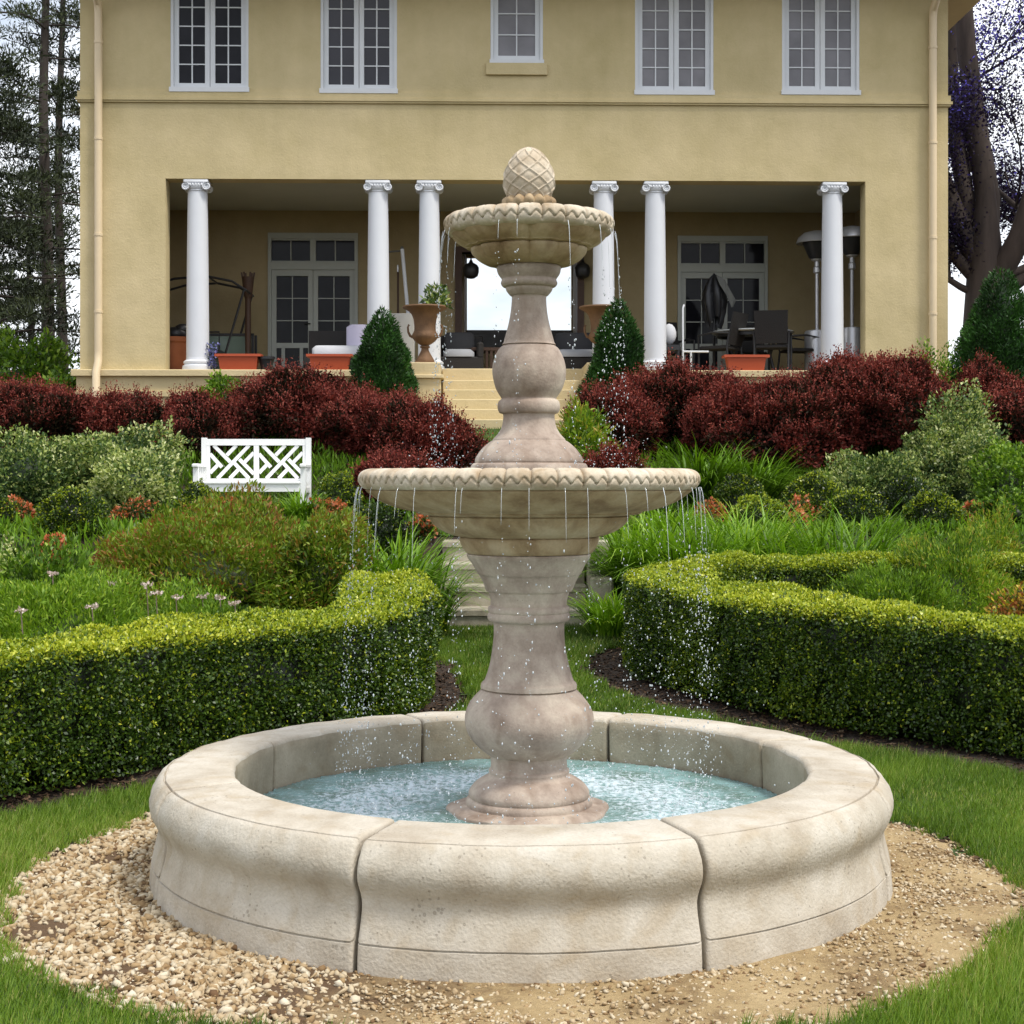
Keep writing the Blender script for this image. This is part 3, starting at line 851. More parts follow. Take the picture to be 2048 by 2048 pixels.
# columns: one, then copies
def make_column(u):
    h = LINT-FLOOR
    c = MB()
    prof = []
    zb_, zt_ = .20, h-.18
    for k in range(15):
        t = k/14; prof.append((.178-.024*t**1.6, zb_+(zt_-zb_)*t))
    c.lathe(prof, 40)
    col = c.build('column', M['colwhite'], house, 40, loc=(u, .19, FLOOR+.001))
    b = MB()
    b.lathe([(.0, 0), (.235, 0), (.24, .03), (.235, .075), (.215, .085), (.205, .10), (.22, .115), (.222, .14), (.205, .155), (.182, .17), (.178, .205)], 40)
    b.build('column_base', M['colwhite'], col, 40)
    k = MB(); z = h-.185
    k.lathe([(.154, z), (.165, z+.012), (.158, z+.024), (.165, z+.03), (.19, z+.075), (.19, z+.11)], 32)
    k.bbox(-.195, .195, -.185, .145, z+.135, z+.183, .012)
    for s in (-1, 1):
        x = s*.165; zc = z+.075
        for dy in (-.17, .10):                      # scrolls: rolled spiral bands at both faces
            pts = []
            for q in range(26):
                a = q/25*4.2*math.pi; r_ = .066*(1-.85*q/25)
                pts.append((x+s*-1*r_*math.cos(a+math.pi/2)*-1, dy+.012*q/25, zc+r_*math.sin(a+math.pi/2)))
            k.tube(pts, [.016*(1-.5*q/25) for q in range(26)], 6)
        k.lathe([(.0, -.13), (.058, -.13), (.04, 0), (.058, .13), (0, .13)], 16, (0, 0, 0)) if False else None
        seg = []
        for yy, rr in ((-.155, .06), (-.02, .042), (.115, .06)): seg.append(((x, yy, zc), rr))
        k.tube([p for p, _ in seg], [r_ for _, r_ in seg], 14)
    for q in range(5):                               # egg moulding between the scrolls
        k.ball((-.09+.045*q, -.175, z+.095), .018, .02, .026, 8, 5)
    k.box(-.15, .15, -.175, .13, z+.118, z+.1345)
    k.build('capital', M['colwhite'], col, 50)
    return col
col0 = None
for px in (391, 755, 858, 1209, 1313, 1670):
    if col0 is None: col0 = make_column(U(px))
    else:
        c = col0.copy(); COL.objects.link(c); c.location.x = U(px)
        for ch in [x for x in COL.objects if x.parent == col0]:
            d = ch.copy(); COL.objects.link(d); d.parent = c
# downspouts
for px in (200, 1862):
    u = U(px); m_ = MB()
    pts = [(u, -.10, TOP-.15), (u, -.10, FLOOR+.30), (u, -.11, FLOOR+.12), (u, -.24, FLOOR-.05), (u, -.24, 2.2)]
    m_.tube([(u, -OV+.1, TOP-.02), (u, -OV+.12, TOP-.10), (u, -.14, TOP-.5), (u, -.105, TOP-.62), (u, -.10, TOP-.8)] + pts[1:], .062, 12)
    for z in (8.4, 6.9, 5.4, 4.2): m_.lathe([(.063, -.02), (.07, -.02), (.07, .02), (.063, .02)], 12, (u, -.10, z))
    m_.build('downspout', M['pipe'], house, 40)
# entrance steps and piers
mb = MB(); nst = 6; rise = (FLOOR-2.33)/nst
for k in range(nst):
    z1 = FLOOR-.101-(k)*rise if k else FLOOR-.101
    mb.bbox(S0+.012*k, S1-.012*k, -.14-.33*(k+1), -.14-.33*k-.0005 if k else -.021, 2.0, z1 + (.099 if k == 0 else .06), .012)
mb.build('steps', M['trim_stucco'], house)
for a, b in ((U(817, -1.0), U(882, -1.0)), (U(1170, -1.0), U(1236, -1.0))):
    mb = MB()
    mb.bbox(a, b, -1.25, -.155, 2.0, FLOOR-.20, .01); mb.bbox(a-.045, b+.045, -1.30, -.154, FLOOR-.199, FLOOR-.15, .012); mb.bbox(a+.005, b-.005, -1.24, -.154, FLOOR-.149, FLOOR+.035, .012)
    mb.build('pier', M['trim_stucco'], house)
    mb = MB(); mb.bbox(a, b, -2.3, -1.255, 2.0, FLOOR-.62, .012); mb.build('pier_step', M['trim_stucco'], house)

# ------------------------------------------------------------------ things on the porch
def hthing(name, px, v, label, cat, group=None, z=None, rz=0.0):
    u = U(px, v)
    return empty(name, H(u, v, FLOOR if z is None else z), HA+rz, label, cat, group)

def make_urn(px, label):
    t = hthing('garden_urn', px, -.70, label, 'urn', 'rusty urns on the stair piers', FLOOR+.037)
    b = MB(); b.bbox(-.15, .15, -.15, .15, 0, .05, .008)
    b.lathe([(.145, .05), (.145, .065), (.125, .10), (.085, .165), (.06, .215), (.055, .25), (.075, .262), (.075, .28), (.055, .295)], 28)
    b.build('foot', M['rust'], t, 40)
    b = MB()
    flute = lambda th, j, r, z: (r*(1+(.03*abs(math.sin(th*8)) if 1 <= j <= 5 else 0)), z)
    b.lathe([(.05, .29), (.10, .32), (.155, .36), (.19, .41), (.195, .45), (.175, .49), (.165, .52), (.165, .60), (.175, .69), (.20, .76), (.24, .81), (.30, .845), (.335, .86), (.345, .875), (.335, .895), (.30, .895), (.27, .87), (.0, .86)], 48, disp=flute)
    b.build('bowl', M['rust'], t, 40)
    for s in (-1, 1):
        h = MB(); h.tube([(s*.185, 0, .42), (s*.225, 0, .44), (s*.255, 0, .50), (s*.262, 0, .57), (s*.245, 0, .615), (s*.232, 0, .60)], [.02, .02, .017, .015, .014, .012], 8)
        h.build('handle', M['rust'], t, 40)
    return t
make_urn(850, 'rusty iron urn holding a leafy plant on the pier beside the porch steps')
make_urn(1203, 'rusty iron urn whose rim shows above the cone evergreen by the steps')

def make_planter(px0, px1, label, v=-.02):
    u0, u1 = U(px0, v), U(px1, v); c = (u0+u1)/2; hw = (u1-u0)/2
    t = empty('planter_box', H(c, v, FLOOR), HA, label, 'planter', 'orange planter boxes on the porch ledge')
    b = MB(); t0 = hw-.05
    def ring(hx, hy, z): return [(-hx,-hy,z),(hx,-hy,z),(hx,hy,z),(-hx,hy,z)]
    vs = ring(t0-.03, .10, 0)+ring(t0, .125, .215)+ring(t0-.015, .11, .215)+ring(t0-.04, .09, .03)
    fs = [(3,2,1,0)]
    for r in (0, 4, 8):
        for i in range(4):
            j = (i+1) % 4; fs.append((r+i, r+j, r+4+j, r+4+i))
    fs.append((12,13,14,15)); b.add(vs, fs)
    b.build('tub', M['terracotta'], t)
    b = MB()
    b.box(-hw, hw, -.145, -.105, .205, .245); b.box(-hw, hw, .105, .145, .205, .245); b.box(-hw, -hw+.04, -.105, .105, .205, .245); b.box(hw-.04, hw, -.105, .105, .205, .245)
    b.build('rim', M['terracotta'], t)
    b = MB(); b.box(-t0+.03, t0-.03, -.10, .10, .15, .19); b.build('soil', M['soil'], t)
make_planter(432, 524, 'orange trough planter on the ledge next to the far left white column')
make_planter(614, 706, 'orange trough planter in front of the left french doors, before white cushions')
make_planter(1446, 1536, 'orange trough planter behind the dark red shrubs before the dining table')

# tall clay pot by the porch's left wall
t = hthing('clay_pot', 352, .75, 'tall reddish clay pot behind the leftmost white column', 'pot')
b = MB(); b.lathe([(0,0),(.22,0),(.25,.1),(.29,.35),(.30,.47),(.33,.50),(.33,.57),(.29,.57),(.28,.5),(0,.5)], 28); b.build('body', M['pot'], t, 40)
b = MB(); b.ball((0,0,.62), .26, .22, .13); b.ball((.12,-.03,.70), .15, .12, .1); b.build('cover', M['black'], t, 40)
# arched swing frame
t = hthing('swing_frame', 425, 1.9, 'dark arched metal swing frame standing behind the leftmost columns', 'swing frame')
b = MB()
w_ = .95
for y in (-.45, .45):
    b.tube([(-w_, y, 1.5), (-.55, y, 1.62), (0, y, 1.66), (.40, y, 1.58), (.62, y, 1.44)], .02, 8)
b.tube([(.62, -.45, 1.44), (.62, .45, 1.44)], .02, 8); b.tube([(-w_, -.45, 1.5), (-w_, .45, 1.5)], .02, 8); b.tube([(0, -.45, 1.66), (0, .45, 1.66)], .016, 8)
b.build('canopy_bar', M['black'], t, 40)
for x0, x1 in ((.60, .18), (-w_, -.62)):
    b = MB()
    for y in (-.44, .44): b.tube([(x0, y, 1.45), (x1, y*1.02, .0)], .02, 8)
    b.tube([(x1, -.45, .02), (x1, .45, .02)], .02, 8); b.build('leg', M['black'], t, 40)
b = MB(); b.box(-.6, .16, -.28, .28, .40, .46); b.tube([(-.6, -.28, .46), (-.6, -.28, .75), (.16, -.28, .75), (.16, -.28, .46)], .016, 8)
b.build('seat', M['black'], t)
# torch lamp
t = hthing('torch_lamp', 496, 2.0, 'tall dark post lamp with a flared head left of the french doors', 'lamp')
b = MB(); b.lathe([(0,0),(.16,0),(.16,.03),(.05,.06),(.05,1.35),(0,1.35)], 16); b.build('pole', M['brown'], t, 40)
b = MB(); b.lathe([(.05,1.35),(.07,1.40),(.10,1.66),(.11,1.72),(.08,1.72),(.06,1.45)], 16)
for k in range(6): b.bar((.09*math.cos(k*1.047), .09*math.sin(k*1.047), 1.70), (.11*math.cos(k*1.047), .11*math.sin(k*1.047), 1.80), .03, .01)
b.build('lamp_head', M['brown'], t, 40)
# small glass cabinet
t = hthing('glass_cabinet', 462, 2.35, 'low glass sided cabinet on the porch behind the left orange planter', 'cabinet')
b = MB()
for x in (-.42, .38):
    for y in (-.2, .16): b.box(x, x+.04, y, y+.04, 0, .78)
for z in (.0, .38, .74):
    b.box(-.42, .42, -.2, -.16, z, z+.04) if z else None
    b.box(-.378, .378, -.158, .158, z+.01, z+.03)
b.build('frame', M['black'], t)
b = MB(); b.box(-.375, .375, -.185, -.178, .05, .73); b.build('glass', plain('greenish_glass', (.16, .22, .18), .15), t)
# small dark pot and blue flowers
t = hthing('flower_pot', 533, .0, 'small dark flower pot between the left orange planter and the doors', 'pot')
b = MB(); b.lathe([(0,0),(.085,0),(.12,.17),(.135,.17),(.135,.21),(.11,.21),(.10,.16),(0,.16)], 20); b.build('body', M['black'], t, 40)

# white seat cushions on a low sofa behind the second planter
t = hthing('garden_sofa', 690, .75, 'low porch sofa with white seat cushion and lilac pillow, behind the planter', 'sofa')
b = MB(); b.box(-.62, .62, -.36, .36, .12, .28); b.box(-.62, .62, .30, .38, .28, .72)
for x in (-.6, .54):
    for y in (-.34, .28): b.box(x, x+.06, y, y+.06, 0, .12)
b.build('frame', M['darkwicker'], t)
b = MB(); b.bbox(-.5, .55, -.34, .27, .281, .43, .05); b.build('seat_cushion', M['whitecloth'], t, 60)
b = MB(); b.bbox(.02, .40, -.02, .16, .44, .80, .05); b.build('pillow', M['lilac'], t, 60)
# pale board
t = hthing('storage_cabinet', 800, .95, 'pale upright storage cabinet behind the rusty urn and second column', 'cabinet')
b = MB(); b.bbox(-.26, .24, -.2, .2, .05, .98, .012); b.box(-.24, .22, -.18, .18, 0, .05); b.build('body', M['panel'], t)
b = MB(); b.box(-.235, -.012, -.222, -.201, .09, .94); b.box(-.008, .215, -.222, -.201, .09, .94); b.build('door', M['panel'], t)
# white leaning pole
t = hthing('leaning_pole', 818, 1.5, 'slim white pole leaning between the two white columns left of the fountain', 'pole')
b = MB(); b.tube([(.08, 0, 0), (-.12, .12, 2.15)], .032, 10); b.build('shaft', M['white'], t, 40)
b = MB(); b.tube([(-.12, .12, 2.15), (-.122, .122, 2.19)], [.036, .02], 10); b.tube([(-.118, .12, 2.12), (-.62, .5, 2.14)], .016, 8); b.build('bracket', M['greycloth'], t, 40)
t = hthing('curtain_rod', 796, 2.4, 'thin brown standing rod with a hook behind the leaning white pole', 'rod')
b = MB(); b.tube([(0, 0, .0), (0, 0, 1.9)], .018, 8); b.lathe([(0,0),(.12,0),(.12,.03),(.02,.05)], 16); b.build('pole', M['brown'], t, 40)
b = MB(); b.tube([(0, 0, 1.9), (0, -.04, 1.98), (0, -.09, 1.96), (0, -.09, 1.86)], .014, 8); b.build('hook', M['steel'], t, 40)

# lounge chairs in the middle of the porch
M['charcoal'] = plain('charcoal_cloth', (.03, .03, .033), .9, var=.2)
def lounge(px, v, wd, label, bc=None, rz=0):
    t = hthing('lounge_chair', px, v, label, 'lounge chair', 'dark wicker lounge seats in the middle of the porch', None, rz)
    h = wd/2
    b = MB(); b.bbox(-h, h, -.38, .40, .06, .26, .02)
    for x in (-h+.02, h-.07):
        for y in (-.36, .32): b.box(x, x+.05, y, y+.05, 0, .06)
    b.build('seat', M['darkwicker'], t)
    b = MB(); b.bbox(-h, h, .30, .42, .261, .66, .03); b.build('backrest', M['darkwicker'], t)
    for x in (-h, h-.11):
        b = MB(); b.bbox(x, x+.11, -.38, .295, .261, .50, .03); b.build('arm', M['darkwicker'], t)
    b = MB(); b.bbox(-h+.15, h-.15, -.39, .28, .262, .385, .055); b.build('seat_cushion', M['cushion'], t, 60)
    b = MB(); b.bbox(-h+.15, h-.15, .10, .29, .405, .70, .05); b.build('back_cushion', bc or M['charcoal'], t, 60)
lounge(918, .9, .80, 'dark wicker lounge chair with pale grey cushion left of the fountain shaft')
lounge(1150, .9, .95, 'wide dark wicker lounge chair with grey cushion right of the fountain shaft')
lounge(1110, 2.2, .95, 'grey cushioned wicker seat farther back, right beside the open passage', M['lilac'])
t = hthing('coffee_table', 985, 1.3, 'low dark brown slatted coffee table in the porch behind the fountain', 'table')
b = MB(); b.bbox(-.45, .45, -.3, .3, .40, .45, .01); b.build('table_top', M['brown'], t)
for x in (-.42, .35):
    for y in (-.27, .20): b = MB(); b.box(x, x+.07, y, y+.07, 0, .40); b.build('leg', M['brown'], t)
b = MB()
for k in range(9): b.box(-.34+.075*k, -.30+.075*k, -.29, -.27, .10, .40)
b.box(-.35, .35, -.295, -.265, .06, .10); b.build('apron', M['brown'], t)
# wall lanterns either side of the passage
for px, lab in ((942, 'black round wall lantern at the left of the open passage'), (1165, 'black round wall lantern at the right of the open passage')):
    t = hthing('wall_lantern', px, BACK-.14, lab, 'lantern', 'wall lanterns beside the open passage', HZ(px, 560, BACK))
    b = MB(); b.lathe([(0,0),(.06,.01),(.12,.05),(.14,.12),(.14,.2),(.11,.25),(.04,.29),(.02,.34),(0,.34)], 16); b.build('lamp_body', M['black'], t, 40)
    b = MB(); b.tube([(0, 0, .33), (0, 0, .38), (0, .08, .40), (0, .137, .36)], .013, 8); b.build('bracket', M['black'], t, 40)

# patio heaters
def heater(px, v, label):
    t = hthing('patio_heater', px, v, label, 'patio heater', 'patio heaters by the porch right wall')
    b = MB(); b.lathe([(0,0),(.22,0),(.23,.03),(.205,.05),(.205,.72),(.19,.75),(.05,.77)], 24); b.build('base', M['steel'], t, 40)
    b = MB(); b.tube([(0,0,.76),(0,0,1.75)], .032, 12); b.build('pole', M['steel'], t, 40)
    b = MB(); b.lathe([(.032,1.70),(.06,1.72),(.06,1.80),(.04,1.82),(.04,1.9),(.09,1.92),(.10,1.94)], 20); b.build('burner_collar', M['steel'], t, 40)
    b = MB(); b.lathe([(.10,1.94),(.13,1.96),(.235,2.20),(.24,2.27),(.0,2.27)], 24); b.build('burner_screen', M['black'], t, 40)
    b = MB(); b.lathe([(.335,2.20),(.345,2.21),(.31,2.30),(.22,2.375),(.08,2.41),(.0,2.415)], 32); b.lathe([(.0,2.395),(.20,2.36),(.29,2.29),(.335,2.20)], 32); b.build('reflector_hood', M['steel'], t, 40)
heater(1634, 1.2, 'steel patio heater left of the rightmost white column')
heater(1704, .72, 'steel patio heater between the rightmost column and the porch wall')

# dining table with chairs
t = hthing('dining_table', 1505, 1.2, 'round glass topped patio dining table with dark frame on the porch', 'table')
b = MB(); b.lathe([(0,.70),(.66,.70),(.68,.715),(.68,.73),(.66,.735),(0,.735)], 40); b.build('table_top', plain('pale_glass_top', (.55, .58, .58), .15), t, 40)
b = MB(); b.lathe([(.52,.64),(.60,.64),(.60,.695),(.52,.695)], 32); b.build('apron', M['black'], t, 40)
for k in range(4):
    a = k*1.571+.6; b = MB(); b.tube([(.55*math.cos(a), .55*math.sin(a), .66), (.40*math.cos(a), .40*math.sin(a), .35), (.52*math.cos(a), .52*math.sin(a), 0)], .022, 8); b.build('leg', M['black'], t, 40)
def dchair(px, v, rz, label, mat='black'):
    t = hthing('patio_chair', px, v, label, 'chair', 'dark patio chairs around the dining table', None, rz)
    b = MB(); b.bbox(-.26, .26, -.25, .25, .40, .45, .015); b.build('seat', M['darkwicker'], t)
    b = MB()
    b.add([(-.25,.24,.46),(.25,.24,.46),(.27,.36,.98),(-.27,.36,.98),(-.25,.27,.46),(.25,.27,.46),(.27,.39,.98),(-.27,.39,.98)], [(0,1,2,3),(7,6,5,4),(3,2,6,7),(0,3,7,4),(1,5,6,2),(0,4,5,1)])
    b.build('backrest', M['darkwicker'], t)
    for s in (-1, 1):
        b = MB(); b.tube([(s*.28,-.24,0),(s*.28,-.25,.62),(s*.29,.0,.66),(s*.28,.30,.64)], .018, 8); b.build('arm', M['black'], t, 40)
        b = MB(); b.tube([(s*.27,.30,0),(s*.27,.25,.42),(s*.28,.30,.66)], .018, 8); b.build('leg', M['black'], t, 40)
dchair(1545, .55, R(165), 'dark high backed patio chair in front of the glass table')
dchair(1440, .8, R(235), 'dark patio chair turned sideways at the left end of the glass table')
dchair(1600, 1.25, R(100), 'dark patio chair at the right end of the glass table')
dchair(1500, 2.1, R(0), 'dark patio chair on the far side of the glass table')
dchair(1345, 1.7, R(20), 'dark patio chair standing by the fifth white column')
# metal stand
t = hthing('clothes_stand', 1378, .55, 'slim white metal stand with a crossbar left of the dark chairs', 'stand')
b = MB(); b.tube([(-.10, 0, 0), (-.10, 0, 1.05), (-.08, .02, 1.10), (-.06, .3, 1.10)], .017, 8); b.build('post', M['white'], t, 40)
b = MB(); b.tube([(.03, 0, 0), (.03, 0, .35)], .015, 8); b.build('leg', M['white'], t, 40)
b = MB(); b.tube([(-.10, 0, .35), (.32, .02, .35)], .017, 8); b.tube([(-.10, 0, .06), (.03, 0, .06)], .012, 8); b.tube([(.03, 0, .06), (.03, .0, .35)], .013, 8); b.tube([(-.10, 0, .06), (-.10, 0, .35)], .0175, 8); b.build('crossbar', M['white'], t, 40)
# furled umbrella
t = hthing('patio_umbrella', 1428, 1.6, 'half folded grey patio umbrella drooping in front of the right doors', 'umbrella')
b = MB(); b.lathe([(0,0),(.24,0),(.25,.03),(.22,.07),(.04,.10),(.03,.25)], 24); b.build('base', M['black'], t, 40)
b = MB(); b.tube([(0,0,.1),(0,0,1.7)], .022, 10); b.build('pole', M['black'], t, 40)
b = MB()
def fold(th, j, r, z): return (r*(1+.30*math.sin(th*5+j*.5)+.12*math.sin(th*9+j)), z-.10*math.sin(th*2+1)*(1-j/7))
b.lathe([(.10,.92),(.13,1.02),(.15,1.15),(.17,1.30),(.16,1.42),(.13,1.55),(.07,1.68),(.0,1.76)], 40, disp=fold); b.build('canopy', M['black'], t, 60)
b = MB(); b.add([(.02,-.12,1.72),(.15,-.16,1.64),(.30,-.2,1.28),(.27,-.18,1.16),(.17,-.2,1.38),(.06,-.2,1.56),
                 (.02,-.10,1.70),(.16,-.14,1.62),(.34,-.18,1.28),(.30,-.16,1.18),(.19,-.18,1.40),(.06,-.18,1.55)], [(0,1,2,3,4,5),(11,10,9,8,7,6)]+[(i,i+6,(i+1)%6+6,(i+1)%6) for i in range(6)])
b.build('canopy_flap', M['greycloth'], t)
# rubbish: white cushion by fifth column
t = hthing('porch_stool', 1338, .45, 'small black stool with a white cushion beside the fifth porch column', 'stool', None, FLOOR+.0)
b = MB(); b.ball((0,0,.62), .12, .10, .17); b.build('pad', M['whitecloth'], t, 60)
b = MB(); b.box(-.16, .16, -.14, .14, .36, .44); b.tube([(-.14,-.12,0),(-.14,-.12,.37)], .015, 6); b.tube([(.14,-.12,0),(.14,-.12,.37)], .015, 6); b.tube([(-.14,.12,0),(-.14,.12,.37)], .015, 6); b.tube([(.14,.12,0),(.14,.12,.37)], .015, 6); b.build('stool', M['black'], t)
# ------------------------------------------------------------------ basin: eight cast segments
basin = empty('fountain_basin', BC, 0, 'round cream stone basin of eight moulded segments holding blue water', 'basin')
BP = [(1.175, .02), (1.165, .20), (1.160, .385), (1.162, .422), (1.170, .434), (1.186, .440), (1.32, .436), (1.424, .430), (1.428, .4285), (1.4305, .4185), (1.4355, .4185), (1.438, .4270), (1.446, .4235),
      (1.458, .4140), (1.468, .398), (1.484, .375), (1.492, .348), (1.493, .325), (1.488, .302), (1.478, .280), (1.467, .260), (1.460, .242), (1.457, .222), (1.459, .200),
      (1.465, .170), (1.473, .138), (1.480, .112), (1.482, .1025), (1.4745, .1005), (1.4745, .0965), (1.4835, .0940), (1.488, .05), (1.492, -.03)]
prof_c = (1.325, .21)
def basin_segment(a0, a1, seed):
    n = 34
    g = np.random.default_rng(seed)
    gap = .0052
    ts = np.concatenate([[0, .0016, .004, .0075, .012], np.linspace(.02, 1-.02, n), [1-.012, 1-.0075, 1-.004, 1-.0016, 1]])
    V = []; m = len(BP)
    jit = .002*g.normal(size=3)
    L_ = (a1-a0)*1.4
    for t in ts:
        a = a0+gap+(a1-a0-2*gap)*t
        e = min(t, 1-t)*L_                         # metres to the end face
        ins = 0.0
        if e < .016: ins = .016-math.sqrt(max(0, .016**2-(.016-e)**2))
        for j, (r, z) in enumerate(BP):
            dx, dz = prof_c[0]-r, prof_c[1]-z
            d = math.hypot(dx, dz)
            wv = .0018*math.sin(a*23+seed+z*9)+.0012*math.sin(a*57-z*31)
            rr = r+dx/d*ins+wv+jit[0]; zz = z+dz/d*ins*(1 if z > .05 else 0)+(wv*.6 if z > .05 else 0)+(jit[1] if z > .05 else 0)
            V.append((rr*math.sin(a), -rr*math.cos(a), zz))
    Q = []
    for i in range(len(ts)-1):
        for j in range(m-1):
            Q.append((i*m+j, i*m+j+1, (i+1)*m+j+1, (i+1)*m+j))
    b = MB(); b.add(V, Q)
    b.f.append(tuple(range(0, m))); b.m.append(0)
    b.f.append(tuple(range(len(ts)*m-1, (len(ts)-1)*m-1, -1))); b.m.append(0)
    b.m = [1 if (len(f) == 4 and f[0] % m < 3 and abs(f[1]-f[0]) == 1 and k_ < (len(ts)-1)*(m-1)) else 0 for k_, f in enumerate(b.f)]
    return b.build('wall_segment', [M['basin'], M['basin_wet']], basin, 45)
for k in range(8):
    basin_segment(R(-21.5+45*k), R(23.5+45*k), 40+k)
mb = MB(); mb.lathe([(0, .01), (1.24, .01), (1.24, .05), (0, .05)], 48); mb.build('floor', M['steps'], basin)

# ------------------------------------------------------------------ water in the basin
WZ = .232
def build_water():
    n = 150; st = 2.32/n
    xs = np.linspace(-1.16, 1.16, n+1)
    gx, gy = np.meshgrid(xs, xs)
    p = np.stack([gx.ravel(), gy.ravel(), np.zeros(gx.size)], 1)
    d = np.hypot(p[:, 0], p[:, 1])
    amp = .0016 + .0042*np.exp(-((d-.68)/.22)**2)
    p[:, 2] = amp*(rn(p, 26, 1)+.8*rn(p, 55, 2)+.6*rn(p, 90, 3))
    i, j = np.meshgrid(np.arange(n), np.arange(n)); i = i.ravel(); j = j.ravel()
    Q = np.stack([j*(n+1)+i, j*(n+1)+i+1, (j+1)*(n+1)+i+1, (j+1)*(n+1)+i], 1)
    c = p[Q].mean(1); Q = Q[np.hypot(c[:, 0], c[:, 1]) < 1.158]
    u, inv = np.unique(Q, return_inverse=True)
    m, t, b = new_mat('basin_water'); L = t.links.new
    co = t.nodes.new('ShaderNodeTexCoord')
    n1 = t.nodes.new('ShaderNodeTexNoise'); n1.inputs['Scale'].default_value = 34; n1.inputs['Detail'].default_value = 5; n1.inputs['Roughness'].default_value = .65
    L(co.outputs['Object'], n1.inputs['Vector'])
    # foam lies where the falling water lands: a broken ring
    ln = t.nodes.new('ShaderNodeVectorMath'); ln.operation = 'LENGTH'; L(co.outputs['Object'], ln.inputs[0])
    sb = t.nodes.new('ShaderNodeMath'); sb.operation = 'SUBTRACT'; sb.inputs[1].default_value = .66; L(ln.outputs['Value'], sb.inputs[0])
    ab = t.nodes.new('ShaderNodeMath'); ab.operation = 'ABSOLUTE'; L(sb.outputs[0], ab.inputs[0])
    mr = t.nodes.new('ShaderNodeMapRange'); mr.inputs['From Min'].default_value = .08; mr.inputs['From Max'].default_value = .42; mr.inputs['To Min'].default_value = .17; mr.inputs['To Max'].default_value = -.03
    L(ab.outputs[0], mr.inputs['Value'])
    ad = t.nodes.new('ShaderNodeMath'); ad.operation = 'ADD'; L(n1.outputs['Fac'], ad.inputs[0]); L(mr.outputs['Result'], ad.inputs[1])
    fo = t.nodes.new('ShaderNodeMapRange'); fo.inputs['From Min'].default_value = .55; fo.inputs['From Max'].default_value = .73; L(ad.outputs[0], fo.inputs['Value'])
    n2 = t.nodes.new('ShaderNodeTexNoise'); n2.inputs['Scale'].default_value = 5; n2.inputs['Detail'].default_value = 4; L(co.outputs['Object'], n2.inputs['Vector'])
    r = t.nodes.new('ShaderNodeValToRGB'); e = r.color_ramp.elements
    e[0].position = .35; e[0].color = (.12, .21, .18, 1); e[1].position = .65; e[1].color = (.25, .42, .43, 1)
    L(n2.outputs['Fac'], r.inputs['Fac'])
    mx = t.nodes.new('ShaderNodeMix'); mx.data_type = 'RGBA'; L(fo.outputs['Result'], mx.inputs[0]); L(r.outputs['Color'], mx.inputs[6]); mx.inputs[7].default_value = (.60, .70, .76, 1)
    L(mx.outputs[2], b.inputs['Base Color'])
    rr = t.nodes.new('ShaderNodeMapRange'); rr.inputs['To Min'].default_value = .03; rr.inputs['To Max'].default_value = .5; L(fo.outputs['Result'], rr.inputs['Value']); L(rr.outputs['Result'], b.inputs['Roughness'])
    b.inputs['IOR'].default_value = 1.33
    bp = t.nodes.new('ShaderNodeBump'); bp.inputs['Strength'].default_value = .8; bp.inputs['Distance'].default_value = .02
    L(n1.outputs['Fac'], bp.inputs['Height']); L(bp.outputs['Normal'], b.inputs['Normal'])
    tag(np_mesh('water', p[u], inv.reshape(Q.shape), None, m, smooth=True, loc=(BC.x, BC.y, WZ)), kind='structure')
build_water()

# ------------------------------------------------------------------ tiered fountain
fountain = empty('tiered_fountain', FC, 0, 'tan carved stone fountain of two bowls topped by an artichoke finial', 'fountain')
def spline(pts, n=4):
    """densify a profile; a point given with a third value stays a sharp corner"""
    out = []
    P = [(p[0], p[1]) for p in pts]; S = [len(p) > 2 for p in pts]
    for i in range(len(P)-1):
        p1, p2 = P[i], P[i+1]
        p0 = P[i-1] if i > 0 and not S[i] else (2*p1[0]-p2[0], 2*p1[1]-p2[1])
        p3 = P[i+2] if i+2 < len(P) and not S[i+1] else (2*p2[0]-p1[0], 2*p2[1]-p1[1])
        for k in range(n):
            t = k/n
            out.append(tuple(.5*((2*b)+(-a+c)*t+(2*a-5*b+4*c-d)*t*t+(-a+3*b-3*c+d)*t**3) for a, b, c, d in zip(p0, p1, p2, p3)))
    out.append(P[-1])
    return out
def wob(seed, amp=.0016):
    def f(t, j, r, z):
        return (r*(1+amp*(math.sin(t*3+seed+z*20)+math.sin(t*7-z*33+seed))), z)
    return f
def turned(name, pts, mat, seed, n=72, k=4, amp=.004):
    b = MB(); b.lathe(spline(pts, k), n, disp=wob(seed, amp)); return b.build(name, mat, fountain, 48)
turned('footing', [(.0, .10), (.33, .10, 1), (.335, .225), (.32, .247), (.285, .256), (.25, .262, 1), (.0, .262)], M['column'], 1, amp=.022)
turned('base', [(.262, .25, 1), (.262, .272), (.255, .285), (.246, .29, 1), (.249, .30), (.246, .318), (.225, .345), (.195, .365), (.172, .376), (.165, .386, 1), (.166, .40), (.158, .408, 1), (.157, .445), (.162, .462, 1), (.0, .462)], M['column'], 2)
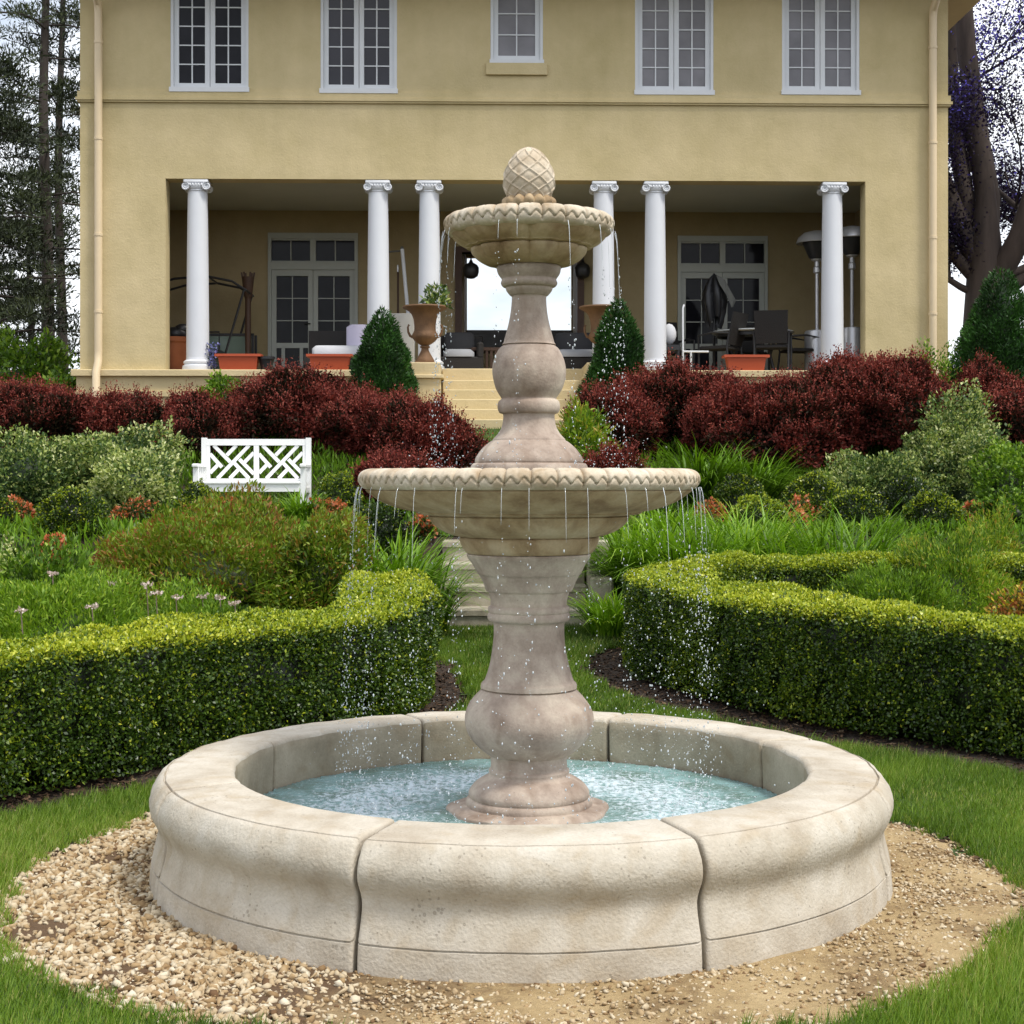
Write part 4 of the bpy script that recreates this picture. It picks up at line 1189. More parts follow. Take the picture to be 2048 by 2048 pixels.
turned('lower_pedestal', [(.150, .455, 1), (.185, .475), (.228, .515), (.256, .56), (.266, .605), (.258, .65), (.232, .692), (.205, .722), (.196, .731, 1), (.188, .734, 1), (.199, .739, 1), (.196, .757), (.186, .765, 1),
        (.176, .79), (.162, .84), (.151, .90), (.1455, .96), (.147, 1.005), (.152, 1.012, 1), (.168, 1.018), (.171, 1.034), (.165, 1.048, 1), (.169, 1.056), (.167, 1.070), (.157, 1.078, 1), (.158, 1.10), (.168, 1.135, 1), (.178, 1.14), (.190, 1.17),
        (.208, 1.205, 1), (.214, 1.21), (.232, 1.245), (.251, 1.272), (.256, 1.287), (.250, 1.291, 1), (.0, 1.291)], M['column'], 3)
def lobes_low(t, j, r, z):
    k = (1-abs(math.sin(t*7)))**3
    return (r*(1+.003*math.sin(t*3+z*20)-.014*k*(1 if .27 < r < .66 and z < 1.56 else 0)), z)
b = MB(); b.lathe(spline([(.240, 1.2912, 1), (.258, 1.294), (.276, 1.316), (.287, 1.343), (.288, 1.357, 1), (.284, 1.361, 1), (.306, 1.365, 1), (.312, 1.367), (.356, 1.384), (.397, 1.414), (.415, 1.444, 1), (.411, 1.449, 1), (.446, 1.453, 1), (.462, 1.457), (.466, 1.463, 1),
        (.474, 1.465), (.535, 1.478), (.610, 1.507), (.658, 1.540), (.672, 1.552, 1), (.60, 1.56), (.0, 1.56)], 4), 168, disp=lobes_low); b.build('lower_bowl', M['bowl'], fountain, 48)

def carved_rim(name, Rm, zc, a, bz, N, mat):
    """rounded rim carved with overlapping pointed leaves"""
    nt = N*26; nj = 46
    b = MB(); vs = []
    tri = lambda x: abs((x % 1)*2-1)
    for i in range(nt):
        th = 2*math.pi*i/nt; ph_ = (th*N/(2*math.pi)) % 1
        for j in range(nj):
            t = j/(nj-1)
            ang = R(128-225*t)
            ex = .82
            cx_, sx_ = math.cos(ang), math.sin(ang)
            r = Rm-a+a*math.copysign(abs(cx_)**ex, cx_); z = zc+bz*math.copysign(abs(sx_)**ex, sx_)
            nx, nz_ = cx_, sx_
            d = 0.0
            # leaf edges: grooves between leaves run down the rim, leaning towards a point
            zz = .64-.125*tri(ph_*2+.5)
            edge = min(ph_, 1-ph_)
            if t < .80:
                d -= .011*math.exp(-(edge/.05)**2)*(1 if t > .12 else t/.12)*(1 if t < .72 else max(0, (.80-t)/.08))
                d += .0035*math.cos((ph_-.5)*math.pi)*(1 if t < zz else 0)
                d -= .0022*math.exp(-((ph_-.5)/.04)**2) if t < zz-.12 else 0
            d -= .0085*math.exp(-((t-zz)/.018)**2)
            if t > zz+.02 and t < .88: d -= .001
            vs.append(((r+nx*d)*math.cos(th), (r+nx*d)*math.sin(th), z+nz_*d))
    fs = []
    for i in range(nt):
        k = (i+1) % nt
        for j in range(nj-1): fs.append((i*nj+j+1, k*nj+j+1, k*nj+j, i*nj+j))
    b.add(vs, fs)
    # inner dish, down from the rim
    b.lathe([(Rm-a*1.62, zc+bz*.74), (Rm-a*1.9, zc+bz*.4), (Rm-a*2.6, zc-bz*.4), (Rm*.5, zc-bz*.75), (0, zc-bz*.8)][::-1], 96)
    return b.build(name, mat, fountain, 60)
carved_rim('lower_rim', .700, 1.594, .062, .043, 44, M['rim'])
def dish_water(name, r, z):
    b = MB(); b.lathe([(0, 0), (r, 0)], 48)
    m = plain('dish_water', (.10, .13, .11), .05, spec=.6)
    o = b.build(name, m, fountain, 40, loc=(0, 0, z)); return o
dish_water('lower_bowl_water', .60, 1.615)
turned('upper_pedestal', [(.0, 1.57), (.245, 1.57, 1), (.246, 1.625), (.240, 1.652), (.232, 1.662, 1), (.222, 1.664, 1), (.224, 1.672), (.218, 1.69), (.195, 1.722), (.165, 1.748), (.150, 1.757, 1), (.147, 1.764), (.128, 1.785), (.112, 1.815), (.106, 1.85), (.107, 1.866, 1),
        (.122, 1.872), (.129, 1.893), (.126, 1.915), (.116, 1.926, 1), (.114, 1.932), (.136, 1.968), (.149, 2.012), (.152, 2.05), (.145, 2.09), (.126, 2.13), (.110, 2.146, 1), (.104, 2.149, 1), (.111, 2.152, 1), (.105, 2.160, 1),
        (.097, 2.19), (.084, 2.24), (.075, 2.29), (.071, 2.34), (.073, 2.352, 1), (.080, 2.356), (.094, 2.374), (.097, 2.386, 1), (.110, 2.392), (.117, 2.405), (.113, 2.418, 1), (.114, 2.424), (.128, 2.445), (.133, 2.468), (.130, 2.474, 1), (.0, 2.474)], M['column'], 5)
def lobes(t, j, r, z):
    k = (1-abs(math.sin(t*6)))**2.5
    return (r*(1-.085*k*(1 if .15 < r < .325 else 0)+.004*math.sin(t*5)), z)
b = MB(); b.lathe(spline([(.128, 2.4745, 1), (.160, 2.478), (.180, 2.484), (.214, 2.504), (.238, 2.530), (.243, 2.545, 1), (.237, 2.549, 1), (.262, 2.553, 1), (.266, 2.557), (.297, 2.574), (.320, 2.597), (.328, 2.609, 1), (.28, 2.618), (.0, 2.618)], 4), 140, disp=lobes); b.build('upper_bowl', M['bowl'], fountain, 48)
carved_rim('upper_rim', .350, 2.640, .046, .040, 22, M['rim'])
dish_water('upper_bowl_water', .28, 2.655)
# crown of small leaves under the finial
def crown(t, j, r, z):
    k = abs(math.sin(t*7))**.8; q_ = min(1, j/5)*(1 if j < 16 else 0); return (r*(.96+.12*k*q_), z+.012*k*q_)
b = MB(); b.lathe(spline([(.07, 2.60, 1), (.085, 2.69), (.098, 2.705), (.106, 2.72), (.104, 2.735), (.088, 2.748), (.075, 2.754, 1), (.0, 2.76)], 3), 144, disp=crown); b.build('crown', M['bowl'], fountain, 60)
# finial: artichoke with raised diagonal ribs between its scales
def finial():
    nt, nj = 150, 70
    vs = []
    z0, z1 = 2.752, 2.966
    for i in range(nt):
        th = 2*math.pi*i/nt
        for j in range(nj):
            t = j/(nj-1)
            r = .1075*math.sin(math.pi*min(1, (.20+.80*t))**1.12)**.74 if t < 1 else 0
            r = .1055*(max(0, 1-((t-.34)/.66)**1.75)**.60 if t > .34 else (1-.20*((.34-t)/.34)**2))
            z = z0+(z1-z0)*t
            q = t**.9*3.7
            a = (th*8/(2*math.pi)+q) % 1; c = (th*8/(2*math.pi)-q) % 1
            e = min(a, 1-a, c, 1-c)
            rib = math.exp(-(e/.055)**2)
            d = (.0048*rib-.002*(1-rib))*min(1, r/.05)
            bulge = .003*math.sin(math.pi*a)*math.sin(math.pi*c)*min(1, r/.05)
            vs.append(((r+d+bulge)*math.cos(th), (r+d+bulge)*math.sin(th), z+(.003*rib*t)))
    fs = [(i*nj+j, ((i+1) % nt)*nj+j, ((i+1) % nt)*nj+j+1, i*nj+j+1) for i in range(nt) for j in range(nj-1)]
    b = MB(); b.add(vs, fs)
    return b.build('finial', M['rim'], fountain, 70)
finial()

# ------------------------------------------------------------------ falling water
def build_drops():
    g = np.random.default_rng(5)
    bm = bmesh.new(); bmesh.ops.create_icosphere(bm, subdivisions=1, radius=1)
    bv = np.array([v.co[:] for v in bm.verts]); bt = np.array([[v.index for v in f.verts] for f in bm.faces]); bm.free()
    Vs = []; Qs = []; off = 0
    def drop(x, y, z, r, st=1.3):
        nonlocal off
        Vs.append(bv*np.array([r, r, r*st])+np.array([x, y, z])); Qs.append(bt+off); off += len(bv)
    def strand(pts, r0, r1):
        nonlocal off
        m = MB(); m.tube(pts, list(np.linspace(r0, r1, len(pts))), 5)
        V = np.array(m.v); T = []
        for f in m.f:
            for k in range(1, len(f)-1): T.append((f[0], f[k], f[k+1]))
        Vs.append(V); Qs.append(np.array(T)+off); off += len(V)
    def curtain(Rm, zt, zb, angs, dens, rmin, rmax, out):
        for a in angs:
            sp = out*(.4+1.0*g.random())
            L_ = .06+.24*g.random()**1.5
            def pos(s):                       # s metres below the rim
                r = Rm+.004+sp*math.sqrt(max(s, 0))
                return r
            pts = []
            for k in range(9):
                s = L_*k/8; r = pos(s); aa = a
                pts.append((FC.x+r*math.cos(aa), FC.y+r*math.sin(aa), zt-s))
            strand(pts, .0009+.0008*g.random(), .0005)
            n = int(dens*(.5+g.random()))
            H_ = zt-zb-L_
            for k in range(n):
                s = L_+H_*g.random()**.9
                sp2 = s*.016
                r = pos(s)+g.normal()*sp2; aa = a+g.normal()*(.006+.010*s)/max(Rm, .2)*.9
                drop(FC.x+r*math.cos(aa), FC.y+r*math.sin(aa), zt-s, rmin+(rmax-rmin)*g.random()**2.2, 1.1+1.6*g.random()**2)
    # upper bowl spills mainly at the left, right and front lips
    ua = [R(d) for d in (178, 186, 194, 205, 170, 352, 1, 338, 322, 30, 150, 250, 262, 295, 20, 160)]
    curtain(.35, 2.612, 1.64, ua, 46, .0014, .0036, .035)
    la = [R(d+g.normal()*1.5) for d in list(range(0, 360, 9))]
    la += [R(d) for d in (183, 193, 351)]
    curtain(.70, 1.565, WZ, la, 58, .0013, .0036, .05)
    # stray droplets and splash over the basin
    for k in range(900):
        a = g.random()*6.283; r = .70+.14*g.normal(); z = WZ+.01+(1.25*g.random()**2.2)
        drop(FC.x+r*math.cos(a), FC.y+r*math.sin(a), z, .0012+.003*g.random()**3, 1.2)
    for k in range(1500):
        a = g.random()*6.283; r = .68+.12*g.normal(); z = WZ+.004+.07*g.random()**2.5
        drop(FC.x+r*math.cos(a), FC.y+r*math.sin(a), z, .0014+.003*g.random()**2, 1.0)
    for k in range(260):
        a = g.random()*6.283; r = .42+.08*g.normal(); z = 1.64+.16*g.random()**2
        drop(FC.x+r*math.cos(a), FC.y+r*math.sin(a), z, .001+.0024*g.random()**2, 1.0)
    m, t, b_ = new_mat('falling_water')
    b_.inputs['Base Color'].default_value = (.80, .86, .90, 1); b_.inputs['Roughness'].default_value = .08; b_.inputs['IOR'].default_value = 1.33
    b_.inputs['Specular IOR Level'].default_value = .8; b_.inputs['Transmission Weight'].default_value = .35
    o = np_mesh('water_drops', np.vstack(Vs), np.vstack(Qs), None, m, smooth=True)
    tag(o, 'thin streams and white droplets falling from both fountain bowls', 'falling water', kind='stuff')
build_drops()

# ------------------------------------------------------------------ garden steps
gs = empty('garden_steps', (0, 14.0, gzf(14)-.02), 0, 'weathered grey stone garden steps with a cheek block behind the fountain', 'steps')
gx0, gx1 = px_x(872, 14), px_x(1178, 14.1)
base_z = gzf(14)-.02
tops = [px_z(1218, 14.02), px_z(1171, 14.36), px_z(1126, 14.70), px_z(1082, 15.02)]
for k, zt in enumerate(tops):
    y0 = .34*k
    mb = MB(); sp = [gx0, gx0+.52+.12*(k % 2), gx1-.30, gx1] if k % 2 else [gx0, gx0+.86, gx1]
    for a, b_ in zip(sp[:-1], sp[1:]):
        mb.bbox(a+.004, b_-.004, y0-.012, y0+.36, zt-base_z-.06, zt-base_z, .012)
        mb.bbox(a+.012, b_-.012, y0+.005, y0+.339, -.1, zt-base_z-.0605, .006)
    mb.build('step', M['steps'], gs)
cxa, cxb = gx1+.006, gx1+.215
for y0, y1, zt in ((-.05, .52, tops[1]+.10), (.524, 1.25, tops[3]+.03)):
    mb = MB(); mb.bbox(cxa, cxb, y0, y1, -.1, zt-base_z, .018); mb.build('cheek_block', M['steps'], gs)

# ------------------------------------------------------------------ bench
bench = empty('garden_bench', (px_x(513, 18.1), 18.1, gzf(18.1)), R(1), 'white wooden garden bench with a fretwork lattice back on the upper lawn', 'bench')
BW = .612; SH = .43; BT = .93
for s in (-1, 1):
    mb = MB(); mb.box(s*BW-.03, s*BW+.03, -.03, .03, 0, BT+.015); mb.build('leg', M['bench'], bench)
    mb = MB(); mb.box(s*BW-.03, s*BW+.03, -.55, -.49, 0, .60); mb.build('leg', M['bench'], bench)
    mb = MB(); mb.bbox(s*BW-.035, s*BW+.035, -.60, -.031, .601, .635, .01); mb.box(s*BW-.02, s*BW+.02, -.489, -.031, .30, .36)
    for q in range(4): mb.box(s*BW-.012, s*BW+.012, -.43+.11*q, -.40+.11*q, .36, .60)
    mb.build('arm', M['bench'], bench)
mb = MB()
for q in range(6): mb.bbox(-BW+.0, BW-.0, -.565+.09*q, -.485+.09*q, SH-.022, SH, .006) if 0 < q < 5 else mb.bbox(-BW+.032, BW-.032, -.565+.09*q, -.49+.09*q, SH-.022, SH, .006)
mb.box(-BW+.031, BW-.031, -.545, -.515, SH-.115, SH-.0225); mb.box(-BW+.031, BW-.031, -.02, .02, SH-.10, SH-.0225)
mb.build('seat', M['bench'], bench)
mb = MB()
zb0, zt0 = SH+.035, BT-.075
mb.box(-BW+.031, BW-.031, -.022, .022, zt0, BT); mb.box(-BW+.031, BW-.031, -.02, .02, zb0-.06, zb0)
mb.box(-.03, .03, -.019, .019, zb0, zt0)
for s in (-1, 1): mb.box(s*(BW-.05)-.018, s*(BW-.05)+.018, -.018, .018, zb0, zt0)
def lattice(x0, x1):
    W, H_ = x1-x0, zt0-zb0
    P = lambda u, v: (x0+u*W, 0, zb0+v*H_)
    bars = [((.17,0),(.89,1)),((.085,1),(.46,.50)),((0,.74),(.27,.34)),((.38,.70),(.60,1)),((.77,.47),(1,.78)),
            ((.53,.50),(.89,0)),((.67,.58),(1,.14)),((0,.17),(.22,.47)),((.45,0),(.66,.29))]
    for k, (a, b_) in enumerate(bars):
        A, B = P(*a), P(*b_)
        e = .0006*k
        mb.bar((A[0], -.004+e, A[2]), (B[0], -.004+e, B[2]), .020, .042, up=(0, 0, 1))
lattice(-BW+.068, -.03); lattice(.03, BW-.068)
mb.build('backrest', M['bench'], bench)

# ------------------------------------------------------------------ plants
def leaves(P, N, rng, L, W, up=.2, out=.8, rand=.8, fold=.25):
    n = len(P)
    D = N*out+rng.normal(size=(n, 3))*rand*.6
    D[:, 2] += up
    D /= np.linalg.norm(D, axis=1)[:, None]+1e-9
    S = np.cross(D, N*.7+rng.normal(size=(n, 3))*.6); S /= np.linalg.norm(S, axis=1)[:, None]+1e-9
    T = np.cross(S, D)
    l = L*(.6+.8*rng.random(n))[:, None]; w_ = W*(.6+.8*rng.random(n))[:, None]
    V = np.empty((n*4, 3))
    V[0::4] = P; V[1::4] = P+D*l*.5+S*w_*.5+T*w_*fold; V[2::4] = P+D*l; V[3::4] = P+D*l*.5-S*w_*.5+T*w_*fold
    return V, np.arange(n*4).reshape(n, 4)

class Plant:
    def __init__(s, seed): s.V = []; s.Q = []; s.v = []; s.off = 0; s.g = np.random.default_rng(seed)
    def add(s, V, Q, v):
        if Q.shape[1] == 3: Q = np.concatenate([Q, Q[:, 2:]], 1)
        s.V.append(V); s.Q.append(Q+s.off); s.v.append(v); s.off += len(V)
    def make(s, name, mat, label, cat, group=None, parent=None, loc=None):
        o = np_mesh(name, np.vstack(s.V), np.vstack(s.Q), np.concatenate(s.v), mat, parent, loc=loc)
        if parent is None: tag(o, label, cat, group)
        return o
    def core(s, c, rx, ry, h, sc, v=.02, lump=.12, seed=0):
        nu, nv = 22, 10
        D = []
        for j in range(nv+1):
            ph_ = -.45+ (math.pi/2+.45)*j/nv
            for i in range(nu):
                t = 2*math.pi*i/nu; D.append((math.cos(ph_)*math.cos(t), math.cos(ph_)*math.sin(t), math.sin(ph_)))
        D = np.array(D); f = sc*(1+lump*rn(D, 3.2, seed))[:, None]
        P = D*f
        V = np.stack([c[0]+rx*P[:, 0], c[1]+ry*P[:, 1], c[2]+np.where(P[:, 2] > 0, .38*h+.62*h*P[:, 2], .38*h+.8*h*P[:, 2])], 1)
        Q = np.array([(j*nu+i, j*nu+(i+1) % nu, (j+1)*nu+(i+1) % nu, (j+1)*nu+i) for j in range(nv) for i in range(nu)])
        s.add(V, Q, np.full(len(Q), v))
    def shell(s, c, rx, ry, h, n, lump=.12, lf=3.2, depth=.22, seed=0, low=-.55, gf=9.0):
        """points through the outer shell of a lumpy mound; returns P, N, outerness 0..1, height 0..1"""
        g = s.g
        D = g.normal(size=(int(n*2.6), 3)); D /= np.linalg.norm(D, axis=1)[:, None]
        D = D[D[:, 2] > low]
        mk = np.clip(.62+.85*rn(D, gf, seed+5), .30, 1)
        kp = g.random(len(D)) < mk
        D = D[kp][:n]; mk = mk[kp][:n]
        q = 1-depth*g.random(len(D))**1.4-.16*(1-mk)          # hollows between the leaf clusters
        f = (1+lump*rn(D, lf, seed)+lump*.55*rn(D, lf*2.6, seed+1)+lump*.3*rn(D, lf*6, seed+2))*q
        P = D*f[:, None]
        X = np.stack([c[0]+rx*P[:, 0], c[1]+ry*P[:, 1], c[2]+np.where(P[:, 2] > 0, .38*h+.62*h*P[:, 2], .38*h+.7*h*P[:, 2])], 1)
        X[:, 2] = np.maximum(X[:, 2], c[2]+.01)
        N = D/np.array([rx, ry, h*.6]); N /= np.linalg.norm(N, axis=1)[:, None]
        return X, N, np.clip((q-(1-depth))/depth, 0, 1), np.clip((X[:, 2]-c[2])/h, 0, 1)

M['barberry'] = leaf_mat('barberry_leaves', [(0, (.012, .013, .006)), (.22, (.034, .024, .012)), (.42, (.100, .024, .020)), (.7, (.205, .045, .035)), (1, (.34, .095, .065))], .25, .6, .15, (1.3, .7, .6))
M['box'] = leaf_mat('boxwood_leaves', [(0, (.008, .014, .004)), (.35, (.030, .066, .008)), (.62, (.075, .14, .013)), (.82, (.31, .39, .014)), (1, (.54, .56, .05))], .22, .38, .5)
M['varieg'] = leaf_mat('variegated_leaves', [(0, (.02, .04, .014)), (.4, (.075, .14, .04)), (.62, (.17, .25, .06)), (.85, (.44, .50, .15)), (1, (.62, .64, .34))], .25, .45)
M['green'] = leaf_mat('shrub_leaves', [(0, (.016, .032, .005)), (.4, (.070, .150, .011)), (.75, (.15, .28, .02)), (1, (.30, .43, .05))], .28, .45)
M['cone'] = leaf_mat('spruce_needles', [(0, (.006, .018, .005)), (.4, (.020, .066, .010)), (.75, (.045, .14, .018)), (1, (.085, .21, .03))], .1, .55)
M['strap'] = leaf_mat('strap_leaves', [(0, (.025, .055, .006)), (.4, (.105, .215, .012)), (.75, (.20, .37, .022)), (1, (.36, .50, .06))], .35, .4)
M['spirea'] = leaf_mat('spirea_leaves', [(0, (.025, .045, .005)), (.35, (.115, .20, .013)), (.62, (.23, .32, .024)), (.78, (.25, .17, .028)), (1, (.30, .095, .035))], .3, .5)
M['fine'] = leaf_mat('feathery_leaves', [(0, (.03, .06, .007)), (.4, (.11, .215, .015)), (.75, (.22, .34, .024)), (.9, (.36, .42, .04)), (1, (.40, .28, .06))], .35, .5)
M['fresh'] = leaf_mat('fresh_green_leaves', [(0, (.03, .06, .006)), (.4, (.12, .23, .014)), (.75, (.23, .38, .024)), (1, (.38, .48, .06))], .35, .5)
M['azalea'] = leaf_mat('azalea_flowers', [(0, (.03, .05, .012)), (.45, (.07, .11, .02)), (.55, (.36, .09, .03)), (.8, (.60, .17, .07)), (1, (.62, .25, .16))], .3, .5)
M['yarrow'] = leaf_mat('pale_flower_heads', [(0, (.30, .22, .18)), (.5, (.55, .42, .40)), (1, (.75, .66, .62))], .2, .7)
M['mixed'] = leaf_mat('red_yellow_leaves', [(0, (.03, .05, .01)), (.4, (.10, .14, .02)), (.6, (.26, .07, .03)), (.8, (.40, .16, .05)), (1, (.60, .45, .04))], .3, .5)
M['beech'] = leaf_mat('purple_beech_leaves_sky_tint', [(0, (.010, .008, .012)), (.45, (.030, .018, .030)), (.70, (.05, .035, .09)), (1, (.24, .22, .70))], .5, .5, .3, (1.0, .9, 1.7))  # dark purple leaves; violet end paints the tinted sky light between them
M['pine'] = leaf_mat('pine_needles', [(0, (.012, .016, .008)), (.5, (.034, .048, .020)), (1, (.075, .095, .035))], .1, .6, .3)

SEED = [100]
def nseed(): SEED[0] += 1; return SEED[0]

def place(px, Y): return px_x(px, Y), Y, gzf(Y)

def barberry(px, top, wpx, Y, label, depth=None, dens=1.0, sink=0.0):
    x, y, z = place(px, Y); sd = nseed()
    h = (px_z(top, Y)-z)*.90; rx = wpx*Y/F/2*.95; ry = depth or min(rx, .95)
    p = Plant(sd); z -= sink; h += sink
    n = int(10500*dens*(rx*h+ry*h+rx*ry))
    X, N, o, ht = p.shell((x, y, z), rx, ry, h, n, .17, 3.4, .26, sd)
    V, Q = leaves(X, N, p.g, .058, .030, .35, .7, .8)
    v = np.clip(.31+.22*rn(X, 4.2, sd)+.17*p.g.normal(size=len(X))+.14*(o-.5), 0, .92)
    p.add(V, Q, v)
    # upright new shoots over the surface
    m = int(n*.06)
    X, N, o, ht = p.shell((x, y, z), rx, ry, h, m, .17, 3.4, .02, sd, -.05)
    for s_ in range(6):
        A = N*.45+p.g.normal(size=X.shape)*.22; A[:, 2] += .75
        A /= np.linalg.norm(A, axis=1)[:, None]
        if s_ == 0: A0 = A; L0 = .06+.17*p.g.random(len(X))
        B = X+A0*(L0*(s_+1)/6)[:, None]-N*.02
        V, Q = leaves(B, A0, p.g, .036, .018, .2, .5, .9)
        p.add(V, Q, np.clip(.70+.24*p.g.normal(size=len(B)), .1, 1))
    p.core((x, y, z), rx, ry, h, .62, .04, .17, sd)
    return p.make('barberry_shrub', M['barberry'], label, 'shrub', 'dark red barberry shrubs on the bank below the house')

def mound(name, px, top, wpx, Y, label, mat, L, W, dens=1.0, cat='shrub', group=None, depth=None, lump=.12, lf=3.0, base=.35, tips=.35, tipv=.9, up=.3, sh=.40, out=.7, h=None, var=.16, core=.03):
    x, y, z = place(px, Y); sd = nseed()
    h = h or (px_z(top, Y)-z)*(1-.55*lump); rx = wpx*Y/F/2; ry = depth or rx
    p = Plant(sd)
    n = int(dens*4.6*(rx*h+ry*h+rx*ry)/(L*W*.5))
    X, N, o, ht = p.shell((x, y, z-.02), rx, ry, h, n, lump, lf, sh, sd)
    V, Q = leaves(X, N, p.g, L, W, up, out, .9)
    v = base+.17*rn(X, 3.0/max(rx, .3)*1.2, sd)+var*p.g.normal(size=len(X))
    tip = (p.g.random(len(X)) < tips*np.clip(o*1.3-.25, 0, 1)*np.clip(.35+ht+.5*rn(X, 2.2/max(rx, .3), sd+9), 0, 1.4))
    v = np.where(tip, tipv+.10*p.g.normal(size=len(X)), v)
    p.add(V, Q, np.clip(v, 0, 1))
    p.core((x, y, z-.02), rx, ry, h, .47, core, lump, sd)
    return p.make(name, mat, label, cat, group)

def strap(px, top, wpx, Y, label, n=420, wd=.016, base=.45, group='clumps of strap leaved daylilies', h=None, name='daylily_clump', depth=None, dy=0):
    n = int(n*1.45); wd *= .78
    x, y, z = place(px, Y); sd = nseed(); p = Plant(sd); g = p.g
    h = h or (px_z(top, Y)-z)*1.04; rx = wpx*Y/F/2; ry = depth or rx*.8
    k = 6
    a = g.random(n)*6.283; rr = np.sqrt(g.random(n))
    bx = x+rx*.75*rr*np.cos(a); by = y+ry*.75*rr*np.sin(a)
    b = np.stack([bx, by, np.full(n, z)], 1)
    ln = h*(.75+.65*g.random(n)); lean = .40+.85*g.random(n); az = a+g.normal(size=n)*.9
    col = np.clip(base+.2*g.normal(size=n)+.15*rn(b, 3, sd), 0, 1)
    V = np.empty((n, k+1, 2, 3))
    side = np.stack([-np.sin(az), np.cos(az), np.zeros(n)], 1)
    for i in range(k+1):
        t = i/k
        rad = ln*lean*.85*t**1.7; zz = ln*(t*1.05-.55*lean*t**2.6)
        c = b+np.stack([np.cos(az)*rad, np.sin(az)*rad, zz], 1)
        w_ = wd*(.5+.5*math.sin(math.pi*min(1, .25+t*.75)))*(1-t**5)+.001
        V[:, i, 0] = c-side*w_; V[:, i, 1] = c+side*w_
    base_i = (np.arange(n)*(k+1)*2)[:, None]
    Qs = []; vs = []
    for i in range(k):
        Qs.append(np.concatenate([base_i+2*i, base_i+2*i+1, base_i+2*i+3, base_i+2*i+2], 1)); vs.append(np.clip(col-.12+.2*i/k, 0, 1))
    p.add(V.reshape(-1, 3), np.vstack(Qs), np.concatenate(vs))
    return p.make(name, M['strap'], label, 'plant', group)

def feathery(name, px, top, wpx, Y, label, n=900, base=.5, mat='fine', L=.06, W=.012, depth=None, tipv=None, tips=0.0):
    """many thin upright stems with fine leaves"""
    x, y, z = place(px, Y); sd = nseed(); p = Plant(sd); g = p.g
    h = px_z(top, Y)-z; rx = wpx*Y/F/2; ry = depth or min(rx, .7)
    a = g.random(n)*6.283; rr = np.sqrt(g.random(n))
    bx = x+rx*rr*np.cos(a); by = y+ry*rr*np.sin(a)
    hh = h*(.62+.42*g.random(n))*(1-.40*rr**2.2)*(1+.12*rn(np.stack([bx, by, bx*0], 1), 5, sd))
    lean = g.normal(size=(n, 2))*.10+np.stack([np.cos(a), np.sin(a)], 1)*(rr*.22)[:, None]
    S = 16
    Xs = []; Ds = []; tt = []
    for i in range(S):
        t = (i+.5)/S
        t = .25+.75*t
        Xs.append(np.stack([bx+lean[:, 0]*hh*t, by+lean[:, 1]*hh*t, z+hh*t], 1)); tt.append(np.full(n, t))
    X = np.vstack(Xs); t = np.concatenate(tt)
    N = g.normal(size=X.shape); N[:, 2] = np.abs(N[:, 2])*.6+.5; N /= np.linalg.norm(N, axis=1)[:, None]
    V, Q = leaves(X, N, g, L, W, .5, .9, .5)
    v = base+.16*g.normal(size=len(X))+.16*rn(X, 4, sd)+.18*(t-.6)
    if tipv is not None: v = np.where((t > .86) & (g.random(len(X)) < tips), tipv+.06*g.normal(size=len(X)), v)
    p.add(V, Q, np.clip(v, 0, 1))
    p.core((x, y, z-.05), rx*.85, ry*.85, h*.45, .7, .05, .15, sd)
    return p.make(name, M[mat], label, 'plant')

